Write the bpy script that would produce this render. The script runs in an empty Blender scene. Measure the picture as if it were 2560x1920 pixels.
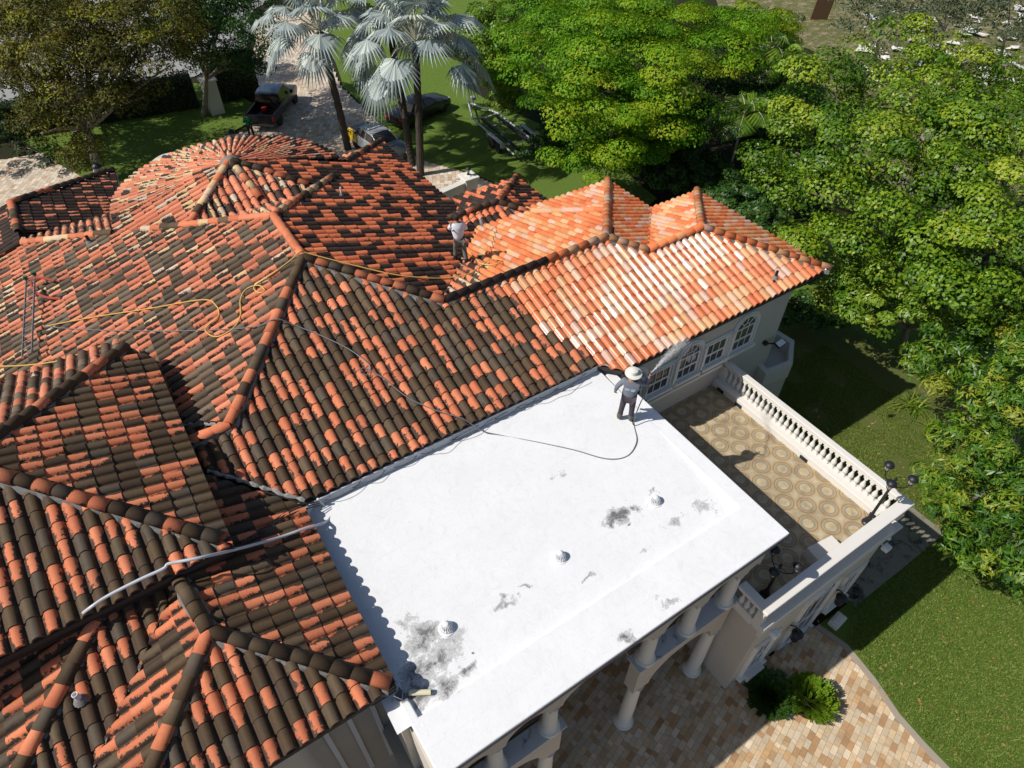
import bpy, bmesh, math, random
import numpy as np
from mathutils import Vector, Matrix
random.seed(7); rng = np.random.default_rng(7)
C = bpy.context.scene.collection
scn = bpy.context.scene

# ------------------------------------------------------------------ camera, sky, sun, exposure
# world X runs along the front of the house (s), world Y goes back into the plot (t), metres, ground z = 0
YAW = math.radians(56.8); PITCH = math.radians(45.2); CAMH = 20.0; FPX = 1665.0
fh = Vector((math.cos(YAW), math.sin(YAW), 0)); RT = Vector((math.sin(YAW), -math.cos(YAW), 0))
FW = fh * math.cos(PITCH) + Vector((0, 0, -math.sin(PITCH)))
DN = -fh * math.sin(PITCH) + Vector((0, 0, -math.cos(PITCH)))
cam_d = bpy.data.cameras.new('camera'); cam = bpy.data.objects.new('camera', cam_d); C.objects.link(cam)
cam_d.sensor_width = 36; cam_d.lens = 36 * FPX / 2560; cam_d.clip_end = 600; cam_d.clip_start = .1
M = Matrix((( RT.x, -DN.x, -FW.x, 0), (RT.y, -DN.y, -FW.y, 0), (RT.z, -DN.z, -FW.z, CAMH), (0, 0, 0, 1)))
cam.matrix_world = M
scn.camera = cam

TOSUN = Vector((-.9, .28, 1.0)).normalized()
w = bpy.data.worlds.new("World"); scn.world = w; w.use_nodes = True
nt = w.node_tree; bg = nt.nodes['Background']
sky = nt.nodes.new('ShaderNodeTexSky'); sky.sky_type = 'NISHITA'; sky.sun_disc = False
sky.sun_elevation = math.asin(TOSUN.z); sky.sun_rotation = math.atan2(TOSUN.x, TOSUN.y)
nt.links.new(sky.outputs[0], bg.inputs[0]); bg.inputs[1].default_value = .075
sun_d = bpy.data.lights.new('sun', 'SUN'); sun_d.energy = 4.7; sun_d.angle = math.radians(.5); sun_d.color = (1, .955, .89)
sun = bpy.data.objects.new('sun', sun_d); C.objects.link(sun)
sun.rotation_euler = TOSUN.to_track_quat('Z', 'Y').to_euler()
scn.view_settings.view_transform = 'Standard'; scn.view_settings.look = 'None'
scn.view_settings.exposure = 0.0; scn.view_settings.gamma = 1
scn.cycles.max_bounces = 6; scn.cycles.diffuse_bounces = 3; scn.cycles.glossy_bounces = 3
scn.cycles.transparent_max_bounces = 8

# ------------------------------------------------------------------ helpers
S = 2560 / 2212
def ray(x, y):
    x *= S; y *= S
    return FW + RT * ((x - 1280) / FPX) + DN * ((y - 960) / FPX)
O3 = Vector((0, 0, CAMH))
def px(x, y, z=0.0):
    "point of the horizontal plane z seen at picture point x, y"
    r = ray(x, y); return O3 + r * ((z - CAMH) / r.z)
def pxt(x, y, t):
    r = ray(x, y); return O3 + r * (t / r.y)
KS = .955
def kz(z): return 20 - KS * (20 - z)

def tag(o, label=None, cat=None, group=None, kind=None):
    if label: o['label'] = label
    if cat: o['category'] = cat
    if group: o['group'] = group
    if kind: o['kind'] = kind
    return o
def empty(name, loc, rz=0, label=None, cat=None, group=None):
    o = bpy.data.objects.new(name, None); C.objects.link(o); o.location = loc; o.rotation_euler = (0, 0, rz)
    o.empty_display_size = .2
    return tag(o, label, cat, group)
def children(o): return [c for c in C.objects if c.parent == o]
def copy_tree(o, parent=None):
    c = o.copy(); C.objects.link(c)
    if parent is not None: c.parent = parent
    for ch in children(o): copy_tree(ch, c)
    return c

class MB:
    def __init__(s): s.v = []; s.f = []; s.m = []
    def add(s, vs, fs, mi=0):
        n = len(s.v); s.v += [tuple(v) for v in vs]; s.f += [tuple(i + n for i in f) for f in fs]; s.m += [mi] * len(fs); return s
    def box(s, a, b, mi=0):
        x0, y0, z0 = a; x1, y1, z1 = b
        return s.add([(x0,y0,z0),(x1,y0,z0),(x1,y1,z0),(x0,y1,z0),(x0,y0,z1),(x1,y0,z1),(x1,y1,z1),(x0,y1,z1)],
              [(0,3,2,1),(4,5,6,7),(0,1,5,4),(1,2,6,5),(2,3,7,6),(3,0,4,7)], mi)
    def prism(s, poly, z0, z1, mi=0, caps=True):
        n = len(poly); area = sum(poly[i][0]*poly[(i+1)%n][1]-poly[(i+1)%n][0]*poly[i][1] for i in range(n))
        if area < 0: poly = poly[::-1]
        vs = [(p[0], p[1], z0) for p in poly] + [(p[0], p[1], z1) for p in poly]
        fs = [(i, (i+1)%n, (i+1)%n+n, i+n) for i in range(n)]
        if caps: fs += [tuple(range(n))[::-1], tuple(range(n, 2*n))]
        return s.add(vs, fs, mi)
    def tube(s, pts, r, n=6, mi=0, closed=False, caps=True):
        pts = [Vector(p) for p in pts]; rr = r if isinstance(r, (list, tuple)) else [r]*len(pts)
        vs = []; up = Vector((0,0,1)); 
        t0 = (pts[1]-pts[0]).normalized(); nrm = t0.cross(up)
        if nrm.length < .05: nrm = t0.cross(Vector((1,0,0)))
        nrm.normalize()
        for i, p in enumerate(pts):
            a = pts[max(i-1,0)]; b = pts[min(i+1,len(pts)-1)]; tt = (b-a)
            if tt.length < 1e-6: tt = t0.copy()
            tt.normalize(); nrm = (nrm - tt*nrm.dot(tt)); 
            if nrm.length < 1e-4: nrm = tt.orthogonal()
            nrm.normalize(); bn = tt.cross(nrm)
            for k in range(n):
                an = 2*math.pi*k/n; vs.append(p + (nrm*math.cos(an)+bn*math.sin(an))*rr[i])
        fs = []
        for i in range(len(pts)-1):
            for k in range(n): fs.append((i*n+k, i*n+(k+1)%n, (i+1)*n+(k+1)%n, (i+1)*n+k))
        if caps: fs += [tuple(range(n))[::-1], tuple(range((len(pts)-1)*n, len(pts)*n))]
        return s.add(vs, fs, mi)
    def lathe(s, prof, c=(0,0,0), n=12, mi=0):
        vs = []; 
        for (r, z) in prof:
            for k in range(n):
                an = 2*math.pi*k/n; vs.append((c[0]+r*math.cos(an), c[1]+r*math.sin(an), c[2]+z))
        fs = []
        for i in range(len(prof)-1):
            for k in range(n): fs.append((i*n+k, i*n+(k+1)%n, (i+1)*n+(k+1)%n, (i+1)*n+k))
        fs += [tuple(range(n))[::-1], tuple(range((len(prof)-1)*n, len(prof)*n))]
        return s.add(vs, fs, mi)
    def build(s, name, mats, parent=None, smooth=False, bevel=0):
        me = bpy.data.meshes.new(name); me.from_pydata(s.v, [], s.f)
        if not isinstance(mats, (list, tuple)): mats = [mats]
        for m in mats: me.materials.append(m)
        me.polygons.foreach_set('material_index', s.m)
        if smooth:
            me.polygons.foreach_set('use_smooth', [True]*len(s.f))
            me.set_sharp_from_angle(angle=math.radians(38))
        me.update()
        o = bpy.data.objects.new(name, me); C.objects.link(o)
        if parent is not None: o.parent = parent
        if bevel:
            b = o.modifiers.new('b', 'BEVEL'); b.width = bevel; b.segments = 2; b.limit_method = 'ANGLE'
        return o

def smooth_path(pts, k=6):
    P = [Vector(p) for p in pts]; out = []
    for i in range(len(P)-1):
        p0 = P[max(i-1,0)]; p1 = P[i]; p2 = P[i+1]; p3 = P[min(i+2,len(P)-1)]
        for j in range(k):
            t = j/k; out.append(.5*((2*p1)+(p2-p0)*t+(2*p0-5*p1+4*p2-p3)*t*t+(3*p1-p0-3*p2+p3)*t**3))
    out.append(P[-1]); return out

# ------------------------------------------------------------------ materials
def new_mat(name, col, rough=.7, spec=.5, metal=0, coat=0):
    m = bpy.data.materials.new(name); m.use_nodes = True; b = m.node_tree.nodes['Principled BSDF']
    b.inputs['Base Color'].default_value = (*col, 1); b.inputs['Roughness'].default_value = rough
    b.inputs['Metallic'].default_value = metal; b.inputs['Specular IOR Level'].default_value = spec
    b.inputs['Coat Weight'].default_value = coat
    return m
def N(m, t, **kw):
    n = m.node_tree.nodes.new('ShaderNode' + t)
    for k, v in kw.items(): setattr(n, k, v)
    return n
def L(m, a, b): m.node_tree.links.new(a, b)
def noise(m, scale, detail=4, rough=.6, coord=None, dist=0):
    n = N(m, 'TexNoise'); n.inputs['Scale'].default_value = scale; n.inputs['Detail'].default_value = detail
    n.inputs['Roughness'].default_value = rough; n.inputs['Distortion'].default_value = dist
    if coord is not None: L(m, coord, n.inputs['Vector'])
    return n.outputs['Fac']
def coords(m, kind='Object'):
    for n in m.node_tree.nodes:
        if n.type == 'TEX_COORD': return n.outputs[kind]
    return N(m, 'TexCoord').outputs[kind]
def ramp(m, fac, stops, interp='LINEAR'):
    r = N(m, 'ValToRGB'); r.color_ramp.interpolation = interp; e = r.color_ramp.elements
    while len(e) < len(stops): e.new(.5)
    for i, (p, c) in enumerate(stops):
        e[i].position = p; e[i].color = (*c, 1) if len(c) == 3 else c
    L(m, fac, r.inputs[0]); return r.outputs[0]
def mix(m, fac, a, b, blend='MIX'):
    n = N(m, 'Mix', data_type='RGBA', blend_type=blend)
    for i, v in ((0, fac), (6, a), (7, b)):
        if hasattr(v, 'node'): L(m, v, n.inputs[i])
        elif isinstance(v, (tuple, list)): n.inputs[i].default_value = (*v, 1)
        else: n.inputs[i].default_value = v
    return n.outputs[2]
def mth(m, op, a, b=0.0, c=0.0, clamp=False):
    n = N(m, 'Math', operation=op, use_clamp=clamp)
    for i, v in enumerate((a, b, c)):
        if hasattr(v, 'node'): L(m, v, n.inputs[i])
        else: n.inputs[i].default_value = v
    return n.outputs[0]
def bump(m, h, strength=.3, dist=.02):
    n = N(m, 'Bump'); n.inputs['Strength'].default_value = strength; n.inputs['Distance'].default_value = dist
    L(m, h, n.inputs['Height']); L(m, n.outputs[0], m.node_tree.nodes['Principled BSDF'].inputs['Normal'])
def base(m, c): L(m, c, m.node_tree.nodes['Principled BSDF'].inputs['Base Color'])
def varied(name, c1, c2, scale=3, rough=.75, spec=.3, bmp=.2, dirt=None, dirt_amt=.6):
    m = new_mat(name, c1, rough, spec); co = coords(m)
    col = mix(m, noise(m, scale, 6, .65, co), c1, c2)
    if dirt:
        d = ramp(m, noise(m, scale*.6, 8, .75, co, .6), [(dirt_amt, (0,0,0)), (min(dirt_amt+.12,1), (1,1,1))])
        col = mix(m, d, col, dirt)
    base(m, col)
    if bmp: bump(m, noise(m, 40, 4, .7, co), bmp, .01)
    return m

STUCCO = varied('stucco', (.52,.475,.41), (.60,.55,.48), 1.2, .85, .2, .35, dirt=(.36,.33,.29), dirt_amt=.60)
STUCCO_D = varied('stucco_trim', (.60,.57,.52), (.66,.64,.59), 1.5, .8, .2, .2, dirt=(.36,.35,.31), dirt_amt=.6)
CAST = varied('cast_stone', (.66,.63,.58), (.73,.70,.65), 2.5, .75, .25, .15, dirt=(.55,.53,.49), dirt_amt=.63)
TRIM = varied('pale_trim', (.70,.68,.62), (.76,.74,.69), 3, .7, .3, .1)
PURLIN = new_mat('drip_edge', (.06,.055,.11), .5)
BOARD = new_mat('fascia_board', (.018,.015,.013), .8)
DARKM = new_mat('dark_metal', (.022,.025,.03), .45, .5, .3)
BLACK = new_mat('black_rubber', (.02,.02,.022), .6)
DECK = new_mat('roof_underlay', (.05,.04,.035), .9)
WHITEP = new_mat('white_paint', (.78,.79,.8), .5)
GREYPVC = new_mat('grey_conduit', (.50,.52,.56), .45)
YEL = new_mat('yellow_hose', (.68,.43,.10), .5)
CHROME = new_mat('chrome', (.7,.7,.72), .2, .5, 1)
MORTAR = varied('mortar', (.13,.125,.115), (.27,.265,.25), 6, .9, .2, .5, dirt=(.09,.085,.08), dirt_amt=.55)
GLASS = new_mat('window_glass', (.035,.032,.025), .08, .6)
def glassmat():
    m = GLASS; co = coords(m); base(m, mix(m, noise(m, 1.6, 3, .5, co), (.015,.016,.014), (.075,.062,.045)))
glassmat()
FROSTED = new_mat('lantern_glass', (.45,.42,.34), .35)

def tile_material():
    m = new_mat('clay_tile', (.5,.2,.1), .7, .35)
    b = m.node_tree.nodes['Principled BSDF']
    at = N(m, 'Attribute', attribute_name='tcol'); uv = N(m, 'UVMap', uv_map='tuv'); uv2 = N(m, 'UVMap', uv_map='trn')
    sx = N(m, 'SeparateXYZ'); L(m, uv.outputs[0], sx.inputs[0]); s2 = N(m, 'SeparateXYZ'); L(m, uv2.outputs[0], s2.inputs[0])
    co = coords(m)
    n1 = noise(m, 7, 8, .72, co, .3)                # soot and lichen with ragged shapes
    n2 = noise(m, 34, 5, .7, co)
    # soot and painted flank shade leave a bottle shaped clean patch above the nose
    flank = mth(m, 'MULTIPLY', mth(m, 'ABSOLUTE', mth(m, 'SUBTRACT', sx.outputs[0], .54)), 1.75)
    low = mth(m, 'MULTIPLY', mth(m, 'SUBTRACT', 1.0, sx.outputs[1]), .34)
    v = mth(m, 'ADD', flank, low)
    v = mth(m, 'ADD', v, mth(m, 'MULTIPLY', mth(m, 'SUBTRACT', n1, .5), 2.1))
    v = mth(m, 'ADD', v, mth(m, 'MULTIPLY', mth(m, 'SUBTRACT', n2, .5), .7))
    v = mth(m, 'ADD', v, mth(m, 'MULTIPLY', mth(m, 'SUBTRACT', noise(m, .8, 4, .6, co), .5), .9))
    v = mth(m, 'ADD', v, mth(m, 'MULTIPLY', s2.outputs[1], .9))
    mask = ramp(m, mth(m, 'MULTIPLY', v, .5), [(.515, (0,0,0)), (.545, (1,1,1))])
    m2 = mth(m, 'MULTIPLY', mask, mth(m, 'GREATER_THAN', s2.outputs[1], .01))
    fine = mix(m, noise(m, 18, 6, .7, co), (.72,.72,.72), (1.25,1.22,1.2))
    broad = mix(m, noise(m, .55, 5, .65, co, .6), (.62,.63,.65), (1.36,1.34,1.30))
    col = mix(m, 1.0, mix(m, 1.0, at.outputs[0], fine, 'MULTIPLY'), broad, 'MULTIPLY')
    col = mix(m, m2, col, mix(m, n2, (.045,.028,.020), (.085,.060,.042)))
    base(m, col)
    wet = at.outputs['Alpha']
    r = mth(m, 'SUBTRACT', .72, mth(m, 'MULTIPLY', wet, .30))
    L(m, r, b.inputs['Roughness'])
    L(m, mth(m, 'MULTIPLY', wet, .62), b.inputs['Coat Weight']); b.inputs['Coat Roughness'].default_value = .125; b.inputs['Coat IOR'].default_value = 1.42; b.inputs['Specular IOR Level'].default_value = .2
    hb = mth(m, 'ADD', n2, mth(m, 'MULTIPLY', n1, .6)); bump(m, hb, .25, .008)
    return m
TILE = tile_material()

# ------------------------------------------------------------------ clay tile roofs
TW = .270; TL = .365
PROF = [(0, .0), (.040, .004), (.058, .012), (.066, .034), (.092, .066), (.130, .085), (.170, .092), (.212, .084), (.250, .064), (.278, .032), (.288, .006), (.296, .0)]
PROF = [(a/.296*TW, h) for a, h in PROF]
TERRA = [(.60,.195,.095), (.56,.175,.085), (.63,.215,.110), (.52,.160,.078)]
TERRG = [(.66,.19,.085), (.62,.17,.075), (.70,.21,.095)]
SOOTY = [(.092,.060,.032), (.080,.051,.029), (.112,.080,.048), (.070,.046,.028), (.092,.072,.052)]
TERRL = [(.62,.225,.125), (.58,.20,.11), (.66,.25,.145), (.55,.185,.10)]
SOOTL = [(.15,.110,.072), (.12,.085,.055), (.175,.135,.095), (.10,.074,.052)]
INK   = [(.040,.026,.021), (.034,.022,.019), (.048,.032,.026)]
CREAM = [(.62,.42,.22), (.66,.47,.27), (.60,.46,.34)]
NEWR  = [(.66,.19,.070), (.61,.165,.060), (.69,.22,.085)]
NEWT  = [(.66,.36,.18), (.62,.32,.15), (.66,.40,.26), (.62,.38,.29), (.66,.29,.13)]
def pick(l):
    c = random.choice(l); k = random.uniform(.9, 1.1); return [x*k for x in c]
# palettes: function(s, t) -> (colour, wet, soot)
def pal_old(s, t):
    if random.random() < .47: return pick(TERRA), 0, random.uniform(.18, .50)
    return pick(SOOTY), 0, random.uniform(0, .3)
def pal_front(s, t):
    # the front slope changes from sooty to freshly washed where the man with the hat has got to
    edge = 9.15 + (10.0-t)*.36 + random.uniform(-.12, .12) + .25*math.sin(t*3.1)
    if s > edge:
        wetness = 1.0 if s < 17.6 - (t-9)*.1 else .7
        r = random.random()
        if r < .50: return pick(NEWR), wetness, 0
        return pick(NEWT), wetness, 0
    return pal_old(s, t)
def pal_left(s, t):
    r = random.random()
    if r < .50: return pick(TERRL), 0, random.uniform(.1, .4)
    f = min(max((t-15.5)/7, 0), 1)
    if r < .50 + .42*f*.50: return pick(CREAM), 0, random.uniform(.5, .8)
    return pick(SOOTL), 0, random.uniform(0, .3)
def pal_dark(s, t):  # west roofs: grime plus their shade put into the colour
    if random.random() < .34: return pick(TERRL), 0, random.uniform(.45, .8)
    return pick(INK), 0, .3
def pal_round(s, t):
    r = random.random(); f = min(max((s-3.5)/4, 0), 1)
    if r < .52: return pick(TERRL), 0, random.uniform(0, .3)
    if r < .54 + .34*(1-f): return pick(CREAM), 0, random.uniform(.25, .7)
    if r < .62+.3*(1-f): return pick(TERRL), 0, .1
    return pick(INK), 0, 0
def pal_right(s, t):
    if random.random() < .47: return pick(TERRG), 0, random.uniform(0.02, .2)
    return pick(INK), 0, 0
def pal_new(s, t):
    if random.random() < .5: return pick(NEWR), .12, 0
    return pick(NEWT), .12, 0
def pal_new_partly(s, t):
    if s < 7.6 + (t-13.2)*.78 + random.uniform(-.2,.2) and t < 15.3 - (s-8.3)*.55:
        r = random.random()
        if r < .55: return pick(TERRA), 0, random.uniform(.05,.3)
        if r < .85: return pick(CREAM), 0, random.uniform(.4,.7)
        return pick(INK), 0, 0
    return pal_new(s, t)

FACES = {}
def zplane(F, s, t): return F['z0'] - F['m'] * ((s-F['p'][0])*F['d'][0] + (t-F['p'][1])*F['d'][1])
def on(fname, x, y, up=0.0):
    F = FACES[fname]; r = ray(x, y)
    g = -F['m']; c = F['z0'] - g*(F['p'][0]*F['d'][0]+F['p'][1]*F['d'][1])
    gr = g*(r.x*F['d'][0] + r.y*F['d'][1]); k = (c - CAMH)/(r.z - gr)
    return O3 + r*k + Vector((0,0,up))

def mesh_from_arrays(name, V, Q, mats, cols=None, uv=None, uv2=None, parent=None, smooth=False):
    me = bpy.data.meshes.new(name); nv = len(V); nq = len(Q)
    me.vertices.add(nv); me.vertices.foreach_set('co', np.asarray(V, dtype=np.float32).ravel())
    me.loops.add(nq*4); me.loops.foreach_set('vertex_index', np.asarray(Q, dtype=np.int32).ravel())
    me.polygons.add(nq); me.polygons.foreach_set('loop_start', np.arange(0, nq*4, 4, dtype=np.int32))
    try: me.polygons.foreach_set('loop_total', np.full(nq, 4, dtype=np.int32))
    except Exception: pass
    if smooth: me.polygons.foreach_set('use_smooth', np.ones(nq, dtype=bool))
    for m in (mats if isinstance(mats, (list, tuple)) else [mats]): me.materials.append(m)
    me.update(calc_edges=True)
    if cols is not None:
        a = me.attributes.new('tcol', 'FLOAT_COLOR', 'CORNER'); a.data.foreach_set('color', np.repeat(np.asarray(cols, dtype=np.float32), 4, axis=0).ravel())
    if uv is not None:
        u = me.uv_layers.new(name='tuv'); u.uv.foreach_set('vector', np.asarray(uv, dtype=np.float32).ravel())
    if uv2 is not None:
        u = me.uv_layers.new(name='trn'); u.uv.foreach_set('vector', np.repeat(np.asarray(uv2, dtype=np.float32), 4, axis=0).ravel())
    o = bpy.data.objects.new(name, me); C.objects.link(o)
    if parent is not None: o.parent = parent
    return o

def b_interval(poly, a):
    bs = []
    n = len(poly)
    for i in range(n):
        a0, b0 = poly[i]; a1, b1 = poly[(i+1)%n]
        if (a0-a)*(a1-a) <= 0 and abs(a1-a0) > 1e-9: bs.append(b0+(b1-b0)*(a-a0)/(a1-a0))
    return (min(bs), max(bs)) if len(bs) >= 2 else None

def emit_tile(V, Q, cols, uv, uv2, pts_up, pts_dn, col, wet, soot_shade, rnd, lift=.024):
    "pts_up / pts_dn: 9 profile points (Vector) at the upper and lower end of one tile"
    n = len(pts_up); b = len(V)
    for p in pts_up: V.append((p[0], p[1], p[2]))
    for p in pts_dn: V.append((p[0], p[1], p[2]+lift))
    for p in pts_dn: V.append((p[0], p[1], p[2]+lift))
    for p in pts_dn: V.append((p[0], p[1], p[2]-.026))
    for i in range(n-1):
        Q.append((b+i, b+n+i, b+n+i+1, b+i+1)); Q.append((b+2*n+i, b+3*n+i, b+3*n+i+1, b+2*n+i+1))
        u0 = PROF[i][0]/TW; u1 = PROF[i+1][0]/TW
        uv += [(u0,1),(u0,0),(u1,0),(u1,1)]; uv += [(u0,0),(u0,-.1),(u1,-.1),(u1,0)]
        cols += [(*col, wet)]*2; uv2 += [(rnd, soot_shade)]*2

VILLA = empty('villa', (0, 0, 0), 0, 'large stucco villa under clay tile hip roofs with a flat white porch roof', 'house')

def deck_poly(poly, F, name='roof_deck', drop=.03):
    mb = MB(); n = len(poly)
    top = [(s, t, zplane(F, s, t)-drop) for s, t in poly]; bot = [(s, t, z-.12) for s, t, z in top]
    area = sum(poly[i][0]*poly[(i+1)%n][1]-poly[(i+1)%n][0]*poly[i][1] for i in range(n))
    if area < 0: top = top[::-1]; bot = bot[::-1]
    mb.add(top+bot, [tuple(range(n)), tuple(range(n, 2*n))[::-1]] + [(i, i+n, (i+1)%n+n, (i+1)%n) for i in range(n)])
    return mb

def roof_face(key, poly, d, p, z0, m, pal, scale=True, deck=True, seed=0):
    "poly, p in the unscaled survey frame; scaled about the camera so that storey heights come out right"
    if scale:
        poly = [(a*KS, b*KS) for a, b in poly]; p = (p[0]*KS, p[1]*KS); z0 = kz(z0)
    F = dict(d=d, p=p, z0=z0, m=m, poly=poly); FACES[key] = F
    l = (-d[1], d[0]); O = p
    loc = [((s-O[0])*l[0]+(t-O[1])*l[1], (s-O[0])*d[0]+(t-O[1])*d[1]) for s, t in poly]
    amin = min(a for a, _ in loc); amax = max(a for a, _ in loc); bmax = max(b for _, b in loc); bmin = min(b for _, b in loc)
    V = []; Q = []; cols = []; uv = []; uv2 = []
    j0 = math.floor(amin/TW); j1 = math.ceil(amax/TW)
    for j in range(j0, j1):
        stag = random.uniform(-.012, .012)
        prs = []
        for (pa, ph) in PROF:
            a = min(max(j*TW+pa, amin+1e-4), amax-1e-4); it = b_interval(loc, a); prs.append((a, ph, it))
        if any(q[2] is None for q in prs): continue
        if prs[-1][0]-prs[0][0] < .05: continue
        k = 0
        while True:
            bd = bmax - k*TL + stag + .02; bu = bd - TL; k += 1; tl = random.gauss(0, .006)
            if bd < bmin - .1: break
            up = []; dn = []; ok = False; jz = random.uniform(-.004, .004); ja = random.uniform(-.004, .004)
            for (a, ph, (lo, hi)) in prs:
                u_ = min(max(bu, lo), hi+.02); v_ = min(max(bd, lo), hi+.02)
                if v_-u_ > .02: ok = True
                for (bb, lst) in ((u_, up), (v_, dn)):
                    s_ = O[0]+(a+ja)*l[0]+bb*d[0]; t_ = O[1]+(a+ja)*l[1]+bb*d[1]
                    lst.append((s_, t_, z0 - m*bb + ph + jz + (tl if lst is dn else 0)))
            if not ok: continue
            cs = up[6]; col, wet, soot_shade = pal(cs[0], cs[1])
            emit_tile(V, Q, cols, uv, uv2, up, dn, col, wet, soot_shade, random.random())
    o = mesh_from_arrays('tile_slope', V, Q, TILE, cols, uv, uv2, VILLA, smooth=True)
    if deck:
        deck_poly(poly, F).build('roof_deck', DECK, o)
    return o

m_ = .33
RAW = {}
def RF(key, poly, d, p, z0, m, pal): return roof_face(key, poly, d, p, z0, m, pal)
RF('front', [(19.2,9.75),(10.15,9.75),(9.62,10.22),(.92,10.30),(-.70,11.85),(-.97,12.1),(-.97,12.73),(.12,12.76),(3.75,16.62),(6.67,13.79),(12.66,13.8),(13.65,12.85),(16.06,12.88)],
   (0,-1), (0,9.75), 6.7, m_, pal_front)
RF('stub', [(.12,12.74),(-.97,12.73),(-.97,13.83)], (0,1), (0,12.73), 7.69, m_, pal_old)
RF('left', [(3.75,16.65),(.12,12.8),(-.97,13.85),(-1.2,13.2),(-3.45,13.2),(-3.45,26.65),(-.6,23.8),(.27,22.85),(1.6,21.5),(3.8,19.3)], (-1,0), (3.75,16.65), 8.98, m_, pal_left)
RF('round_left', [(1.6,21.5),(3.75,23.7),(-.48,24.5),(-.6,23.8),(.27,22.85)], (-1,0), (3.75,16.65), 8.98, m_, pal_round)
RF('right', [(3.75,16.65),(6.65,13.79),(10.48,18.37),(9.78,19.11),(10.66,20.0),(10.66,26.75),(7.92,24.1),(3.75,23.7),(6.0,21.5),(3.8,19.3)], (1,0), (3.75,16.65), 8.98, m_, pal_right)
RF('notch', [(3.8,19.3),(6.0,21.5),(1.6,21.5)], (0,1), (0,19.3), 8.97, m_, pal_round)
RF('fan', [(3.75,23.7),(6.0,21.5),(1.6,21.5)], (0,-1), (0,23.7), 8.97, m_, pal_round)
RF('back', [(-.55,23.8),(-3.45,26.7),(-3.45,28.0),(-.3,28.0),(-.55,25.5)], (0,1), (0,19.3), 8.97, m_, pal_left)
RF('corner', [(7.9,24.0),(10.65,26.75),(7.0,26.9)], (0,1), (0,19.3), 8.97, m_, pal_round)
RF('west', [(-3.6,27.9),(-3.6,30.4),(.35,34.0),(-.3,27.95)], (1,0), (-3.6,28), 6.4, m_, pal_dark)
RF('west_far', [(-3.6,27.9),(-3.6,30.4),(-8,30.2),(-8,27.0),(-3.6,27.0)], (-1,0), (-3.6,28), 6.4, m_, pal_dark)
RF('low_left', [(-3.5,13),(-3.5,27.6),(-9.5,27.6),(-9.5,13)], (-1,0), (-3.5,20), 6.35, m_, pal_left)
RF('link', [(6.63,13.8),(12.66,13.8),(16.75,18.6),(12.4,18.6),(12.4,18.37),(10.48,18.37)], (0,1), (0,13.8), 8.03, .278, pal_new_partly)
RF('link_side', [(12.66,13.8),(13.65,12.87),(16.8,16.0),(16.8,18.6)], (1,0), (12.66,13.8), 8.04, m_, pal_new)
RF('end_back', [(13.65,12.86),(16.06,12.88),(19.22,16.05),(16.8,16.05)], (0,1), (0,12.86), 7.72, m_, pal_new)
RF('end_side', [(16.06,12.88),(19.22,16.05),(19.22,9.72)], (1,0), (16.06,12.88), 7.72, m_, pal_new)
RF('small_back', [(9.78,19.11),(11.84,19.11),(14.4,21.67),(11.3,21.7),(10.66,20.0)], (0,1), (0,19.11), 7.0, m_, pal_right)
RF('small_side', [(11.84,19.11),(14.4,21.67),(14.4,18.1),(12.7,18.3)], (1,0), (11.84,19.11), 7.0, m_, pal_right)
RF('small_front', [(9.78,19.11),(11.84,19.11),(12.7,18.3),(10.5,18.37)], (0,-1), (0,19.11), 7.0, m_, pal_right)
RF('near_right', [(.82,10.15),(.82,5.32),(-1.75,7.8),(-2.0,9.5),(-2.0,12.3),(-1.0,12.05)], (1,0), (.82,0), 6.85, m_, pal_old)
RF('near_front', [(.80,5.3),(-1.75,7.78),(-4.22,5.3)], (0,-1), (0,5.3), 6.85, m_, pal_old)
RF('near_left', [(-1.75,7.8),(-2.0,9.35),(-2.05,9.18),(-5.7,5.5),(-5.7,5.3),(-4.22,5.3)], (-1,0), (-1.75,7.8), 7.7, m_, pal_old)
RF('mid_front', [(-2.0,9.25),(-1.9,10),(-2.8,10),(-7.5,5.3),(-5.85,5.3)], (0,-1), (0,9.19), 7.6, m_, pal_old)
RF('mid_left', [(-2.8,10),(-7.5,5.3),(-10,5.3),(-10,10)], (-1,0), (-3.34,9.46), 7.69, m_, pal_old)
RF('upper_right', [(-.80,9.15),(-.85,15.75),(-1.35,16.38),(-4.73,13.0)], (1,0), (-.78,9), 8.05, m_, pal_old)
RF('upper_front', [(-.80,9.15),(-4.73,13.0),(-10,13.0),(-10,9.15)], (0,-1), (0,9.15), 8.05, m_, pal_old)
RF('upper_back', [(-4.73,13.0),(-1.4,16.35),(-1.5,17.3),(-10,17.3),(-10,13.0)], (0,1), (0,13.0), 9.33, m_, pal_left)

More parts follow.
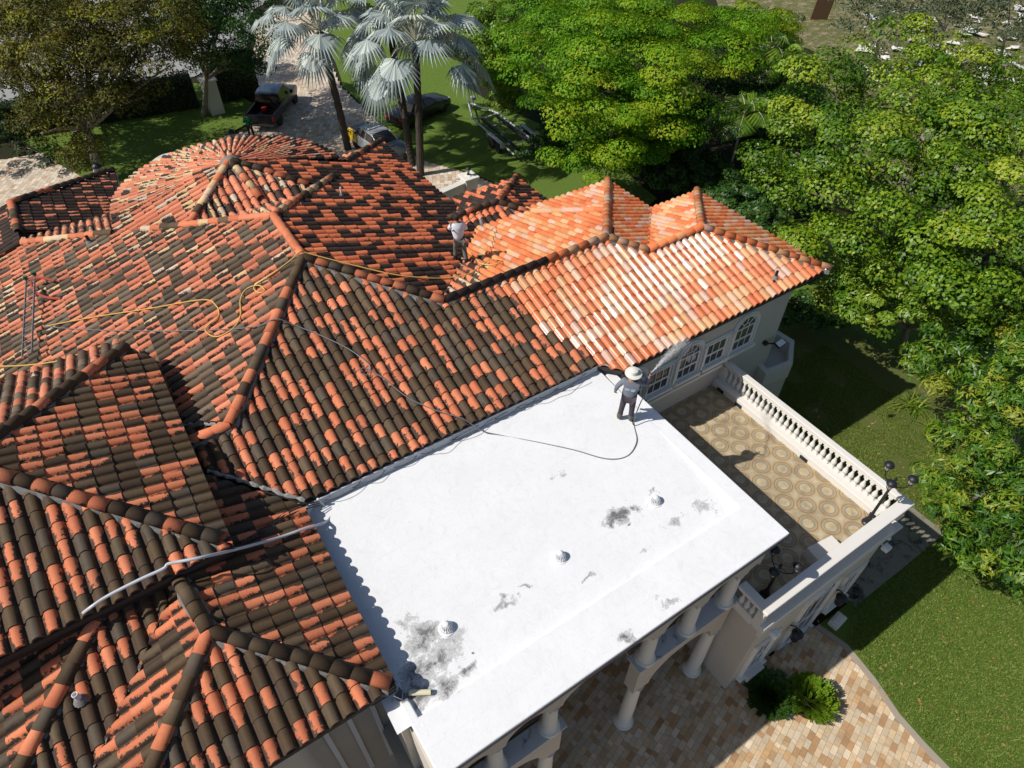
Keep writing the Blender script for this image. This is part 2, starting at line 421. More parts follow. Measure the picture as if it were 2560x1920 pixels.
# round end of the back roof: tiles fan out from the peak
def fan_roof():
    P = (3.75*KS, 23.7*KS, kz(8.98)); Cc = (3.72*KS, 24.5*KS); R = 4.2*KS; ze = kz(7.60)
    V = []; Q = []; cols = []; uv = []; uv2 = []; n = 44
    def eave(f):
        an = math.pi*(1-f); q = 1.0
        return Vector((Cc[0]+R*math.cos(an), Cc[1]+R*math.sin(an)*q, ze))
    Pv = Vector(P)
    for i in range(n):
        f0 = i/n; rows = 13
        lvl = 4 if i % 4 else (2 if i % 2 else 0)
        kstart = {0: 1, 2: 1, 4: 3}[lvl] if i % 4 else 1
        if i % 2: kstart = 5
        elif i % 4: kstart = 3
        for k in range(kstart, rows):
            a0 = k/rows - .0; a1 = (k+1)/rows
            wd = 1.0
            if k < 5 and i % 2 == 0: wd = 2.0
            if k < 3 and i % 4 == 0: wd = 4.0
            up = []; dn = []
            for (pa, ph) in PROF:
                ff = min(f0 + wd*(pa/TW)/n, 1); E = eave(ff)
                hh = ph*min(1.0, wd*(a0+a1)/2*1.0+.15)
                for a, lst in ((a0, up), (a1, dn)):
                    q = Pv.lerp(E, a); lst.append((q.x, q.y, q.z+hh))
            col, wet, soot_shade = pal_round(up[6][0], up[6][1])
            emit_tile(V, Q, cols, uv, uv2, up, dn, col, wet, soot_shade, random.random())
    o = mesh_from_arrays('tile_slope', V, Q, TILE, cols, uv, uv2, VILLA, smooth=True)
    mb = MB(); pts = [eave(i/24) for i in range(25)]
    mb.add([(P[0],P[1],P[2]-.05)]+[(q.x,q.y,q.z-.05) for q in pts]+[(q.x,q.y,q.z-.3) for q in pts],
           [(0,i+2,i+1) for i in range(24)]+[(i+1,i+2,i+27,i+26) for i in range(24)])
    mb.build('roof_deck', DECK, o)
    mb = MB(); mb.lathe([(.42,-.16),(.30,.06),(.12,.16),(.02,.18)], (P[0],P[1],P[2]), 14); mb.build('peak_mortar', MORTAR, VILLA, smooth=True)
fan_roof()

# ridge and hip caps with their mortar beds
def caps(a, b, pal, lift=.075, r=.125, mortar=True, wide=.17):
    a = Vector(a); b = Vector(b); a.z += lift; b.z += lift
    ln = (b-a).length; n = max(1, round(ln/.37)); d = (b-a)/n; dn = d.normalized()
    side = dn.cross(Vector((0,0,1))).normalized(); up = side.cross(dn).normalized()
    V = []; Q = []; cols = []; uv = []; uv2 = []; K = 9
    for i in range(n):
        p0 = a + d*i; p1 = a + d*(i+1.06); col, wet, soot_shade = pal(p0.x, p0.y)
        rr0 = r*random.uniform(.94,1.02); rr1 = rr0*1.12; b0 = len(V); jj = side*random.uniform(-.012,.012)
        if d.z > 0: p0, p1 = p1, p0
        for (p, rr, sh) in ((p0, rr0, 0), (p1, rr1, .012), (p1, rr1-.022, .0)):
            for k in range(K):
                an = math.pi*(k/(K-1))*1.1-.16; q = p + jj + side*math.cos(an)*rr + up*(math.sin(an)*rr*.86+sh); V.append(tuple(q))
        for k in range(K-1):
            Q.append((b0+k, b0+K+k, b0+K+k+1, b0+k+1)); Q.append((b0+K+k, b0+2*K+k, b0+2*K+k+1, b0+K+k+1))
            u0 = k/(K-1); u1 = (k+1)/(K-1); uv += [(u0,1),(u0,0),(u1,0),(u1,1)]*2; cols += [(*col, wet)]*2; uv2 += [(random.random(), soot_shade*.7)]*2
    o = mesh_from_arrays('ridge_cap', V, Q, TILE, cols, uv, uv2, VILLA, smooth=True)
    if mortar:
        mb = MB(); K2 = n*3; vs = []
        for i in range(K2+1):
            p = a.lerp(b, i/K2); w1 = wide*random.uniform(.82,1.15); w2 = wide*random.uniform(.82,1.15)
            vs += [tuple(p+side*w1-Vector((0,0,.13))), tuple(p+side*w1*.8-Vector((0,0,.03))), tuple(p-side*w2*.8-Vector((0,0,.03))), tuple(p-side*w2-Vector((0,0,.13)))]
        fs = []
        for i in range(K2):
            for k in range(3): fs.append((i*4+k, i*4+k+1, i*4+4+k+1, i*4+4+k))
        mb.add(vs, fs).build('mortar_bed', MORTAR, o)
    return o
def sp(s, t, z): return (s*KS, t*KS, kz(z))
A_ = sp(3.75,16.65,8.98); R_ = sp(3.8,19.3,8.97); B_ = sp(6.67,13.79,8.04); C_ = sp(12.66,13.8,8.04)
D_ = sp(13.65,12.86,7.72); E_ = sp(16.06,12.88,7.73); P_ = sp(3.75,23.7,8.98)
def pal_capmix(s, t):
    r = random.random()
    if r < .5: return pick(TERRA), 0, random.uniform(0,.3)
    if r < .8: return pick(CREAM), 0, random.uniform(0,.3)
    return pick(SOOTY), 0, .2
def pal_capnew(s, t): return (pick(NEWR) if random.random() < .5 else pick(NEWT)), .1, 0
def pal_capdark(s, t): return (pick(TERRA) if random.random() < .45 else pick(SOOTY)), 0, random.uniform(0,.3)
def pal_bc(s, t): return pal_capnew(s, t) if s > 9.6 else ((pick(TERRA) if random.random() < .3 else pick(INK)), 0, .2)
caps(A_, R_, pal_capmix); caps(A_, sp(.12,12.74,7.76), pal_capdark); caps(A_, B_, pal_capdark, wide=.22)
caps(B_, C_, pal_bc); caps(C_, D_, pal_capnew); caps(D_, E_, pal_capnew); caps(E_, sp(19.22,9.75,6.69), pal_capnew, wide=.22)
caps(C_, sp(16.8,18.6,6.68), pal_capnew); caps(E_, sp(19.22,16.05,6.68), pal_capnew)
caps(sp(14.35,15.8,7.48), sp(12.65,17.95,6.9), pal_capnew)
caps(sp(.12,12.74,7.72), sp(-.97,12.74,7.72), pal_capdark)
caps(R_, sp(.3,22.8,7.82), pal_capmix); caps(sp(-.6,23.75,7.52), sp(-3.45,26.65,6.57), pal_capmix)
caps(R_, sp(6.9,22.55,7.94), pal_capmix)
caps(P_, sp(1.65,21.6,8.28), pal_capmix); caps(P_, sp(4.05,21.75,8.35), pal_capmix); caps(P_, sp(5.75,21.8,8.3), pal_capdark)
caps(sp(7.95,24.0,7.60), sp(10.66,26.78,6.70), pal_capdark)
caps(sp(9.7,19.11,7.0), sp(11.84,19.11,7.0), pal_capdark); caps(sp(11.84,19.11,7.0), sp(14.4,21.67,6.15), pal_capdark); caps(sp(11.84,19.11,7.0), sp(12.9,18.0,6.66), pal_capdark)
caps(sp(-3.6,27.9,6.4), sp(-3.6,30.4,6.4), pal_capdark)
caps(sp(.3,34.0,5.14), sp(-3.6,30.4,6.42), pal_capdark, mortar=False)
caps(sp(.75,5.38,6.85), sp(-1.75,7.8,7.68), pal_capdark, wide=.2, r=.13); caps(sp(-1.75,7.8,7.68), sp(-4.22,5.32,6.86), pal_capdark, r=.13)
caps(sp(-1.75,7.8,7.7), sp(-1.9,8.8,7.78), pal_capdark, r=.13); caps(sp(-1.9,8.8,7.78), sp(-2.02,9.5,7.72), pal_capdark, r=.13)
caps(sp(-3.0,9.8,7.78), sp(-7.5,5.3,6.3), pal_capdark, r=.13)
caps(sp(-.95,9.35,8.1), sp(-4.73,13.0,9.36), pal_capdark, wide=.2, r=.135); caps(sp(-1.35,16.38,8.25), sp(-4.73,13.0,9.36), pal_capdark, r=.13)
caps(sp(-4.73,13.0,9.36), sp(-9.9,13.0,9.36), pal_capdark)

# ------------------------------------------------------------------ villa: walls, porch, terrace
def part(name, mb, mats, smooth=False, parent=None, bevel=0): return mb.build(name, mats, parent or VILLA, smooth, bevel)
ZF = 4.1       # terrace floor
# two storey wing behind the terrace
mb = MB(); mb.box((9.9,9.52,0),(17.05,14.8,6.98)); part('wall', mb, STUCCO)
mb = MB(); mb.box((.6,10.2,0),(9.9,15.6,6.95)); mb.box((4.5,15.6,0),(9.7,24.6,6.6)); mb.box((-2.6,13.2,0),(4.5,24.6,6.2)); mb.box((-2.7,24.6,0),(8.5,25.2,6)); part('wall', mb, STUCCO)
mb = MB(); mb.lathe([(3.6,0),(3.6,kz(7.3)),(3.95,kz(7.35)),(3.95,kz(7.5))], (3.72*KS,24.5*KS,0), 40); part('tower_wall', mb, STUCCO, True)
mb = MB(); mb.box((-9,6.0,0),(.1,9.6,5.7)); mb.box((-9,9.5,0),(-1.3,15.4,7.0)); part('wall', mb, STUCCO)
mb = MB(); mb.box((11,15.8,0),(13.2,20.0,5.6)); part('wall', mb, STUCCO)
mb = MB(); mb.box((-9,26,0),(-3.2,28.6,5.3)); mb.box((-3.2,26,0),(0,30,4.6)); part('wall', mb, STUCCO)
# fascia boards and soffits below the eaves
def eave_board(a, b, z, drop=.16, thick=.04, soff=.55, inward=(0,1)):
    mb = MB(); (x0,y0),(x1,y1) = a, b; ix, iy = inward
    def q(x, y, zz): return (x, y, zz)
    v = [q(x0,y0,z-drop),q(x1,y1,z-drop),q(x1,y1,z-.02),q(x0,y0,z-.02),
         q(x0+ix*thick,y0+iy*thick,z-drop),q(x1+ix*thick,y1+iy*thick,z-drop),q(x1+ix*thick,y1+iy*thick,z-.02),q(x0+ix*thick,y0+iy*thick,z-.02),
         q(x0+ix*soff,y0+iy*soff,z-drop+.005),q(x1+ix*soff,y1+iy*soff,z-drop+.005)]
    mb.add(v, [(0,1,2,3),(5,4,7,6),(0,4,5,1),(4,8,9,5),(3,2,6,7)])
    return part('eave_fascia', mb, BOARD)
ze = kz(6.7)
eave_board((10.15*KS, 9.75*KS+.04), (19.2*KS-.05, 9.75*KS+.04), ze-.03, soff=.6)
eave_board((19.2*KS-.05, 9.75*KS), (19.2*KS-.05, 16*KS), ze-.03, soff=1.3, inward=(-1,0))
eave_board((.8*KS, 5.3*KS+.04), (-6, 5.3*KS+.04), kz(6.85)-.03, soff=.9)
eave_board((10.6*KS, 19.9*KS), (10.6*KS, 26.7*KS), ze-.03, inward=(-1,0))
eave_board((.80*KS, 5.3*KS), (.80*KS, 9.9*KS), kz(6.85)-.03, inward=(-1,0), soff=.5)
eave_board((-.83*KS, 9.2*KS), (-.83*KS, 15.7*KS), kz(8.05)-.03, inward=(-1,0), drop=.3, soff=.5)
eave_board((-.85*KS, 9.2*KS), (-9, 9.2*KS), kz(8.05)-.03, drop=.3, soff=.6)
eave_board((-3.42*KS, 13*KS), (-3.42*KS, 26.6*KS), kz(6.6)-.03, inward=(1,0), soff=.5)
mb = MB(); mb.box((-9,9.2,6.9),(-1.2,9.75,7.9)); part('wall', mb, STUCCO)

# windows (frame, pane, muntins) set in the terrace wall
def window(s0, s1, z0, z1, arch=False, y=9.52, name='window', trim=.11):
    s0 -= .05; s1 += .05; z0 -= .05
    w2 = (s1-s0)/2; sc = (s0+s1)/2
    fr = MB(); 
    def outline(g, zt, n=16):
        if arch: return [(sc-w2-g, z0-g*0)] + [(sc-(w2+g)*math.cos(math.pi*k/n), z1-w2+(w2+g)*math.sin(math.pi*k/n)) for k in range(n+1)] + [(sc+w2+g, z0)]
        return [(sc-w2-g, z0), (sc-w2-g, z1+g), (sc+w2+g, z1+g), (sc+w2+g, z0)]
    def band(g0, g1, yf, yb):
        a = outline(g0, 0); b = outline(g1, 0); n = len(a)
        vs = [(p[0], yf, p[1]) for p in a] + [(p[0], yf, p[1]) for p in b] + [(p[0], yb, p[1]) for p in a] + [(p[0], yb, p[1]) for p in b]
        fs = []
        for i in range(n-1): fs += [(i, i+1, n+i+1, n+i), (n+i, n+i+1, 3*n+i+1, 3*n+i), (i+1, i, 2*n+i, 2*n+i+1)]
        fr.add(vs, fs)
    band(.0, .045, y-.05, y+.05); band(.045, .10, y-.085, y+.03); band(.10, .17, y-.055, y+.02)
    f = part(name, fr, TRIM)
    si = MB(); si.box((s0-.19, y-.17, z0-.13), (s1+.19, y+.02, z0-.002)); si.box((s0-.15, y-.10, z0-.22), (s1+.15, y+.02, z0-.13)); part('sill', si, TRIM, parent=f)
    gl = MB(); o = outline(0, 0); gl.add([(p[0], y-.012, p[1]) for p in o], [tuple(range(len(o)))[::-1]]); part('pane', gl, GLASS, parent=f)
    mu = MB(); t = .012
    zt = z1-w2 if arch else z1
    mid = z0 + (zt-z0)*.5
    for k in (1,2): 
        x = s0+(s1-s0)*k/3; mu.box((x-t, y-.034, z0), (x+t, y-.014, zt))
    mu.box((s0, y-.05, mid-.028), (s1, y-.015, mid+.028))
    mu.box((s0, y-.045, z0), (s1, y-.015, z0+.05)); mu.box((s0, y-.045, zt-.02), (s1, y-.0155, zt+.02))
    mu.box((s0, y-.045, z0+.05), (s0+.045, y-.015, zt-.02)); mu.box((s1-.045, y-.045, z0+.05), (s1, y-.015, zt-.02))
    if arch:
        for r in (w2*.35, w2-.03):
            pts = [(sc-r*math.cos(math.pi*k/12), y-.03, zt+r*math.sin(math.pi*k/12)) for k in range(13)]; mu.tube(pts, .016, 4)
        for an in (45, 90, 135): 
            c_, s_ = math.cos(math.radians(an)), math.sin(math.radians(an))
            mu.tube([(sc+w2*.35*c_, y-.03, zt+w2*.35*s_), (sc+w2*c_, y-.03, zt+w2*s_)], .014, 4)
    part('glazing_bars', mu, WHITEP, parent=f)
    return f
window(9.92+.18, 10.75, 5.42, 6.72, True)
window(11.10, 11.86, 5.42, 6.24)
window(12.31, 13.05, 5.42, 6.66, True)
window(13.48, 14.24, 5.42, 6.24)
window(14.72, 15.50, 5.42, 6.68, True)
mb = MB(); mb.box((10.0, 9.40, 4.98), (14.35, 9.53, 5.10)); part('string_course', mb, TRIM)
mb = MB(); mb.box((14.9, 9.49, 2.9), (17.06, 9.53, 2.96)); part('string_course', mb, TRIM)
for s_ in (10.93, 12.08, 13.26, 14.47):
    mb = MB(); mb.box((s_-.07, 9.42, 5.1), (s_+.07, 9.53, 6.35)); mb.box((s_-.035, 9.38, 5.1), (s_+.035, 9.42, 6.33)); part('window_pilaster', mb, TRIM)
# flat side extension with low parapet beyond the right wall
mb = MB(); hexo = [(16.6,9.1),(17.75,8.95),(18.75,9.72),(18.7,10.4),(17.0,11.2)]
mb.prism(hexo, 0, 3.05); part('side_bay', mb, STUCCO)
def offs(poly, k):
    cx = sum(p[0] for p in poly)/len(poly); cy = sum(p[1] for p in poly)/len(poly)
    return [(cx+(x-cx)*k, cy+(y-cy)*k) for x, y in poly]
mb = MB(); n = len(hexo); o1 = offs(hexo,1.04); i1 = offs(hexo,.82)
mb.add([(x,y,3.05) for x,y in o1]+[(x,y,3.72) for x,y in o1]+[(x,y,3.72) for x,y in i1]+[(x,y,3.1) for x,y in i1],
   [(i,(i+1)%n,(i+1)%n+n,i+n) for i in range(n)]+[(i+n,(i+1)%n+n,(i+1)%n+2*n,i+2*n) for i in range(n)]+[(i+2*n,(i+1)%n+2*n,(i+1)%n+3*n,i+3*n) for i in range(n)]+[tuple(range(3*n,4*n))])
part('bay_parapet', mb, STUCCO_D)

# ---- white flat roof of the porch
def white_roof_mat():
    m = new_mat('roof_coating', (.80,.81,.82), .65, .3); co = coords(m)
    b = m.node_tree.nodes['Principled BSDF']
    mp = N(m, 'Mapping'); L(m, co, mp.inputs[0])
    streak = noise(m, 1.1, 6, .6, mp.outputs[0], .4)
    col = mix(m, streak, (.82,.822,.825), (.70,.705,.71))
    bt = N(m, 'TexBrick'); bt.inputs['Scale'].default_value = 1.0; bt.inputs['Brick Width'].default_value = 5.0; bt.inputs['Row Height'].default_value = .98; bt.inputs['Mortar Size'].default_value = .012; bt.inputs['Mortar Smooth'].default_value = .6
    L(m, co, bt.inputs['Vector']); col = mix(m, mth(m, 'MULTIPLY', bt.outputs['Fac'], .13), col, (.55,.56,.57))
    # mildew plus painted shade of the near left recess, each a region of ragged spots
    tot = None
    spots = []
    def add_spot(x, y, rx, ry=None, ang=0, amt=1.0):
        c = px(x, y, 7.0); spots.append((c.x, c.y, rx, ry or rx, amt))
    for a in [(915,1385,.75,.45,0,1.0),(975,1390,.4,.3,0,.9),(905,1455,.7,.5,0,1),(960,1480,.45,.3,0,.9),(1025,1412,.1,.09,0,1.6),(880,1350,.3,.3,0,.8),(872,1508,.22,.2,0,2.2),(900,1500,.4,.3,0,1.3),(940,1425,.9,.3,0,.9),(1010,1445,.3,.2,0,1.1),
              (1335,1115,.50,.26,0,1.25),(1375,1100,.3,.22,0,1.0),(1412,1062,.22,.12,0,1.0),(1355,1132,.1,.1,0,1.5),(1525,1095,.42,.34,0,.72),(1462,1130,.3,.2,0,.72),
              (1095,1300,.3,.14,0,.95),(1135,1272,.25,.12,0,.95),(1390,1185,.25,.14,0,.8),(1345,1385,.28,.2,0,.95),(1445,1305,.3,.14,0,.85),(1215,1030,.3,.25,0,.62),(1270,1250,.2,.1,0,.8)]: add_spot(*a)
    wn = N(m, 'TexNoise'); wn.inputs['Scale'].default_value = 3.0; wn.inputs['Detail'].default_value = 6; L(m, co, wn.inputs['Vector'])
    vm = N(m, 'VectorMath', operation='MULTIPLY_ADD'); L(m, wn.outputs['Color'], vm.inputs[0]); vm.inputs[1].default_value = (.9,.9,0); vm.inputs[2].default_value = (-.45,-.45,0)
    va = N(m, 'VectorMath', operation='ADD'); L(m, vm.outputs[0], va.inputs[0]); L(m, co, va.inputs[1])
    sep = N(m, 'SeparateXYZ'); L(m, va.outputs[0], sep.inputs[0])
    for (cx, cy, rx, ry, amt) in spots:
        dx = mth(m, 'DIVIDE', mth(m, 'SUBTRACT', sep.outputs[0], cx), rx); dy = mth(m, 'DIVIDE', mth(m, 'SUBTRACT', sep.outputs[1], cy), ry)
        d = mth(m, 'SQRT', mth(m, 'ADD', mth(m, 'MULTIPLY', dx, dx), mth(m, 'MULTIPLY', dy, dy)))
        f = mth(m, 'MULTIPLY', mth(m, 'SUBTRACT', 1.0, d, 0, True), amt)
        tot = f if tot is None else mth(m, 'MAXIMUM', tot, f)
    nz = noise(m, 5.5, 10, .82, co, 1.6); nf = noise(m, 38, 6, .8, co, .4)
    e = mth(m, 'ADD', mth(m, 'MULTIPLY', tot, .40), mth(m, 'ADD', mth(m, 'MULTIPLY', nz, .75), mth(m, 'MULTIPLY', nf, .42)))
    msk = ramp(m, mth(m, 'MULTIPLY', e, .75), [(.540, (0,0,0)), (.566, (1,1,1))])
    msk = mth(m, 'MULTIPLY', msk, mth(m, 'MULTIPLY', mth(m, 'GREATER_THAN', tot, .01), .88))
    dirt = mix(m, ramp(m, mth(m, 'MULTIPLY', e, .75), [(.62,(0,0,0)),(.72,(1,1,1))]), mix(m, nf, (.62,.62,.61), (.30,.30,.29)), (.06,.06,.06))
    col = mix(m, msk, col, dirt)
    # faint grey smears everywhere
    sm = ramp(m, noise(m, 3.2, 9, .8, co, 1.5), [(.50, (0,0,0)), (.72, (.5,.5,.5))])
    col = mix(m, sm, col, (.60,.60,.60))
    base(m, col); bump(m, mth(m, 'ADD', noise(m, 5, 6, .7, co, .8), mth(m, 'MULTIPLY', noise(m, 60, 3, .6, co), .15)), .25, .03)
    return m
WROOF = white_roof_mat()
ZT = 7.08; 
def zfield(s, t): return 6.96 + .045*(t-4.6)
s0, s1, t0, t1 = .72, 9.66, 3.40, 9.86
si0, si1, ti0 = .90, 9.22, 4.50
FLAT = MB()
# raised rim: front and right, thin on the left corner
FLAT.prism([(.74,t0),(s1,t0),(s1,9.95),(si1+.22,9.95),(si1,8.2),(si1,ti0),(si0,ti0),(si0-.02,5.25),(.72,5.25)], 6.93, ZT)
fo = part('flat_roof', FLAT, WROOF, parent=None, bevel=.025)
mb = MB(); g = 14; vs = []; fs = []
for i in range(g+1):
    for j in range(g+1):
        s_ = .45+(si1+.05-.45)*i/g; t_ = ti0-.02+(9.95-ti0)*j/g; vs.append((s_, t_, zfield(s_, t_)+(.0 if 0<i<g else 0)))
for i in range(g):
    for j in range(g): fs.append((i*(g+1)+j, (i+1)*(g+1)+j, (i+1)*(g+1)+j+1, i*(g+1)+j+1))
mb.add(vs, fs); part('roof_field', mb, WROOF, parent=fo)
# flashing upstand where the tiled slope meets the coating
FLASH = varied('flashing', (.42,.44,.47), (.50,.52,.55), 4, .6, .3, .2)
mb = MB(); pth = [(9.2,9.80),(.95,9.80),(.62,9.5),(.60,5.3)]
for (a, b) in zip(pth[:-1], pth[1:]):
    dx, dy = b[0]-a[0], b[1]-a[1]; ln = math.hypot(dx, dy); nx, ny = dy/ln*.04, -dx/ln*.04
    mb.add([(a[0],a[1],6.9),(b[0],b[1],6.9),(b[0],b[1],7.42),(a[0],a[1],7.42),(a[0]-nx,a[1]-ny,6.9),(b[0]-nx,b[1]-ny,6.9),(b[0]-nx,b[1]-ny,7.42),(a[0]-nx,a[1]-ny,7.42)],
       [(0,1,2,3),(5,4,7,6),(3,2,6,7)])
part('flashing', mb, FLASH, parent=fo)
mb = MB(); mb.box((.74,t0-.012,6.905),(s1+.012,t0+.05,6.99)); mb.box((s1-.05,t0+.05,6.905),(s1+.012,9.5,6.99)); part('drip_edge', mb, PURLIN, parent=fo)
mb = MB(); mb.box((.78,3.50,6.55),(9.56,9.7,6.90)); part('porch_soffit', mb, STUCCO)

# dome vents on the flat roof
def dome_vent(x, y):
    c = px(x, y, 7.02); z = zfield(c.x, c.y)
    v = MB(); R = .13
    v.lathe([(.17,0),(.17,.012),(.10,.02),(.10,.05)], (0,0,0), 20)
    o = empty('roof_drain_dome', (c.x, c.y, z)); 
    part('base', v, WHITEP, parent=o)
    v = MB()
    for k in range(18):
        an = 2*math.pi*k/18; pts = [(R*math.cos(a)*math.cos(an), R*math.cos(a)*math.sin(an), .03+.17*math.sin(a)) for a in [math.pi/2*q/5 for q in range(6)]]
        v.tube(pts, .0085, 4)
    v.lathe([(.055,.185),(.05,.20),(.02,.207)], (0,0,0), 14)
    part('ribs', v, WHITEP, parent=o, smooth=True)
    v = MB(); v.lathe([(.085,.02),(.085,.1),(.05,.15)], (0,0,0), 12); part('strainer_core', v, new_mat('shade_grey', (.2,.2,.21), .8), parent=o)
    return o
for (x, y, lab) in ((964,1357,'white ribbed dome drain beside the mildew patch at the near left of the white roof'),(1209,1204,'white ribbed dome drain in the clean middle of the white roof'),(1414,1083,'white ribbed dome drain between black mildew spots towards the terrace')):
    tag(dome_vent(x, y), lab, 'roof drain', 'dome drains on the white roof')

# ---- porch: columns, arches, beams
def column(s, t, z0, z1, r=.17):
    mb = MB(); h = z1-z0
    mb.lathe([(r*1.45,0),(r*1.5,.05),(r*1.42,.10),(r*1.2,.12),(r*1.28,.17),(r*1.15,.22),(r*1.0,.27),(r*.98,h*.5),(r*.86,h-.12),(r*.95,h-.10),(r*.88,h-.06),(r*1.1,h-.02),(r*1.1,h)], (s,t,z0), 28)
    return part('column', mb, TRIM, smooth=True)
TC = 3.72
UPC = [.98, 2.02, 3.40, 6.17, 7.48, 8.77]
for s_ in UPC: column(s_, TC, 4.30, 5.75)
LOC = [.98, 3.42, 6.18, 8.80]
for s_ in LOC: column(s_, TC, 0, 2.75, .19)
def arch_wall(sa, sb, zb, zt, zs, t0, t1, mat=STUCCO, n=18, flat=False, name='arch'):
    "wall panel between sa and sb from zs up to zt whose underside is an arch springing at zb"
    w = (sb-sa)/2; c = (sa+sb)/2; rise = min(w, zt-zb-.16)
    pts = [(c-w*math.cos(math.pi*k/n), zb+rise*math.sin(math.pi*k/n)) for k in range(n+1)]
    mb = MB(); vs = []
    for (x, z) in pts: vs += [(x,t0,z),(x,t0,zt),(x,t1,z),(x,t1,zt)]
    fs = []
    for i in range(n):
        a = i*4; b = a+4; fs += [(a,b,b+1,a+1),(b+2,a+2,a+3,b+3),(a,a+2,b+2,b)]
    mb.add(vs, fs); return part(name, mb, mat)
def pier(s, zb, zt, w=.17): 
    mb = MB(); mb.box((s-w,TC-.17,zb),(s+w,TC+.17,zt)); return part('arch_springer', mb, STUCCO)
for i, s_ in enumerate(UPC): pier(s_, 5.75, 6.56)
for a, b in zip(UPC[:-1], UPC[1:]):
    arch_wall(a+.17, b-.17, 5.75, 6.56, 0, TC-.17, TC+.17)
arch_wall(8.94, 9.35, 5.75, 6.56, 0, TC-.17, TC+.17)
# first floor parapet beams, left and right of the tall entrance bay
for (a, b) in ((-.6,3.66),(5.92,9.14)):
    mb = MB(); mb.box((a,TC-.165,3.9),(b,TC+.165,4.25)); part('balcony_beam', mb, STUCCO)
    mb = MB(); mb.box((a-.09 if a>0 else a,TC-.22,4.25),(b+(.09 if b<5 else 0),TC+.22,4.31)); part('beam_coping', mb, varied('coping', (.50,.52,.53), (.58,.60,.61), 3, .7, .3, .2, dirt=(.12,.12,.13), dirt_amt=.56))
for s_, w_ in ((3.42,.24),(6.18,.26),(8.80,.2),(.98,.2)):
    mb = MB(); mb.box((s_-w_,TC-.165,2.75),(s_+w_,TC+.165,3.90)); part('arch_springer', mb, STUCCO)
arch_wall(6.44, 8.60, 2.75, 3.9, 0, TC-.165, TC+.165); arch_wall(1.18, 3.18, 2.75, 3.9, 0, TC-.165, TC+.165)
# dark rear wall of the porch with the entrance doors
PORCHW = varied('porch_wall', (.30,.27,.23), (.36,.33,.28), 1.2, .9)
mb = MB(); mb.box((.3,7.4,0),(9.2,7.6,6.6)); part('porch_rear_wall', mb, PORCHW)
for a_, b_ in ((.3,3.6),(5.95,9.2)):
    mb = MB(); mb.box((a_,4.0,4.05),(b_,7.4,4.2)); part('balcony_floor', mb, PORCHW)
WOOD = new_mat('dark_wood', (.02,.015,.012), .4)
dr = MB(); dr.box((4.0,7.3,0),(4.85,7.4,3.1)); dr.box((4.9,7.3,0),(5.75,7.4,3.1)); d_ = part('entrance_door', dr, WOOD)
mb = MB(); mb.tube([(4.76,7.2,.7),(4.76,7.2,2.3)], .025, 8); mb.tube([(4.99,7.2,.7),(4.99,7.2,2.3)], .025, 8); part('door_handle', mb, CHROME, parent=d_)

# ---- ground floor room under the terrace
mb = MB(); mb.box((9.2,2.76,0),(14.5,9.52,3.95)); part('wall', mb, STUCCO)
mb = MB(); mb.prism([(9.08,2.66),(14.66,2.66),(14.66,9.5),(9.14,9.5),(9.14,2.7)], 3.95, 4.02); mb.box((9.02,2.60,4.02),(14.72,2.9,4.07)); part('cornice', mb, CAST, bevel=.02)
mb = MB(); mb.box((9.1,2.66,3.74),(14.62,2.76,3.95)); part('cornice', mb, CAST)
def floor_mat():
    m = new_mat('terrace_tile', (.5,.4,.25), .6, .3); co = coords(m)
    sep = N(m, 'SeparateXYZ'); L(m, co, sep.inputs[0])
    cell = .445*2
    X = mth(m, 'DIVIDE', mth(m, 'SUBTRACT', sep.outputs[0], 13.0), cell); Y = mth(m, 'DIVIDE', mth(m, 'SUBTRACT', sep.outputs[1], 7.9), .84)
    def dist(ox, oy):
        fx = mth(m, 'SUBTRACT', mth(m, 'FRACT', mth(m, 'ADD', X, .5+ox)), .5); fy = mth(m, 'SUBTRACT', mth(m, 'FRACT', mth(m, 'ADD', Y, .5+oy)), .5)
        return mth(m, 'SQRT', mth(m, 'ADD', mth(m, 'MULTIPLY', fx, fx), mth(m, 'MULTIPLY', fy, fy)))
    d = mth(m, 'MINIMUM', dist(0,0), dist(.5,.5))
    d = mth(m, 'MULTIPLY', d, .88)
    col = ramp(m, mth(m, 'ADD', d, mth(m, 'MULTIPLY', mth(m, 'SUBTRACT', noise(m, 20, 4, .6, co), .5), .008)),
       [(0,(.56,.42,.22)),(.135,(.62,.50,.30)),(.150,(.60,.52,.38)),(.158,(.20,.20,.19)),(.170,(.46,.42,.34)),(.188,(.24,.23,.20)),(.200,(.46,.35,.20)),(.250,(.52,.38,.21)),(.262,(.20,.12,.06)),(.280,(.48,.34,.18)),(.33,(.55,.43,.26)),(.40,(.60,.50,.34))], 'LINEAR')
    col = mix(m, ramp(m, noise(m, 2.2, 7, .7, co, .5), [(.42,(0,0,0)),(.72,(.75,.75,.75))]), col, (.24,.17,.10))
    col = mix(m, ramp(m, noise(m, 9, 8, .8, co, 1), [(.60,(0,0,0)),(.75,(.8,.8,.8))]), col, (.10,.085,.06))
    col = mix(m, 1.0, col, (.84,.86,.88), 'MULTIPLY'); base(m, col); bump(m, noise(m, 50, 3, .6, co), .15, .004); return m
mb = MB(); mb.add([(9.18,2.9,ZF),(14.34,2.9,ZF),(14.34,9.52,ZF),(9.18,9.52,ZF)], [(0,1,2,3)]); part('terrace_floor', mb, floor_mat())
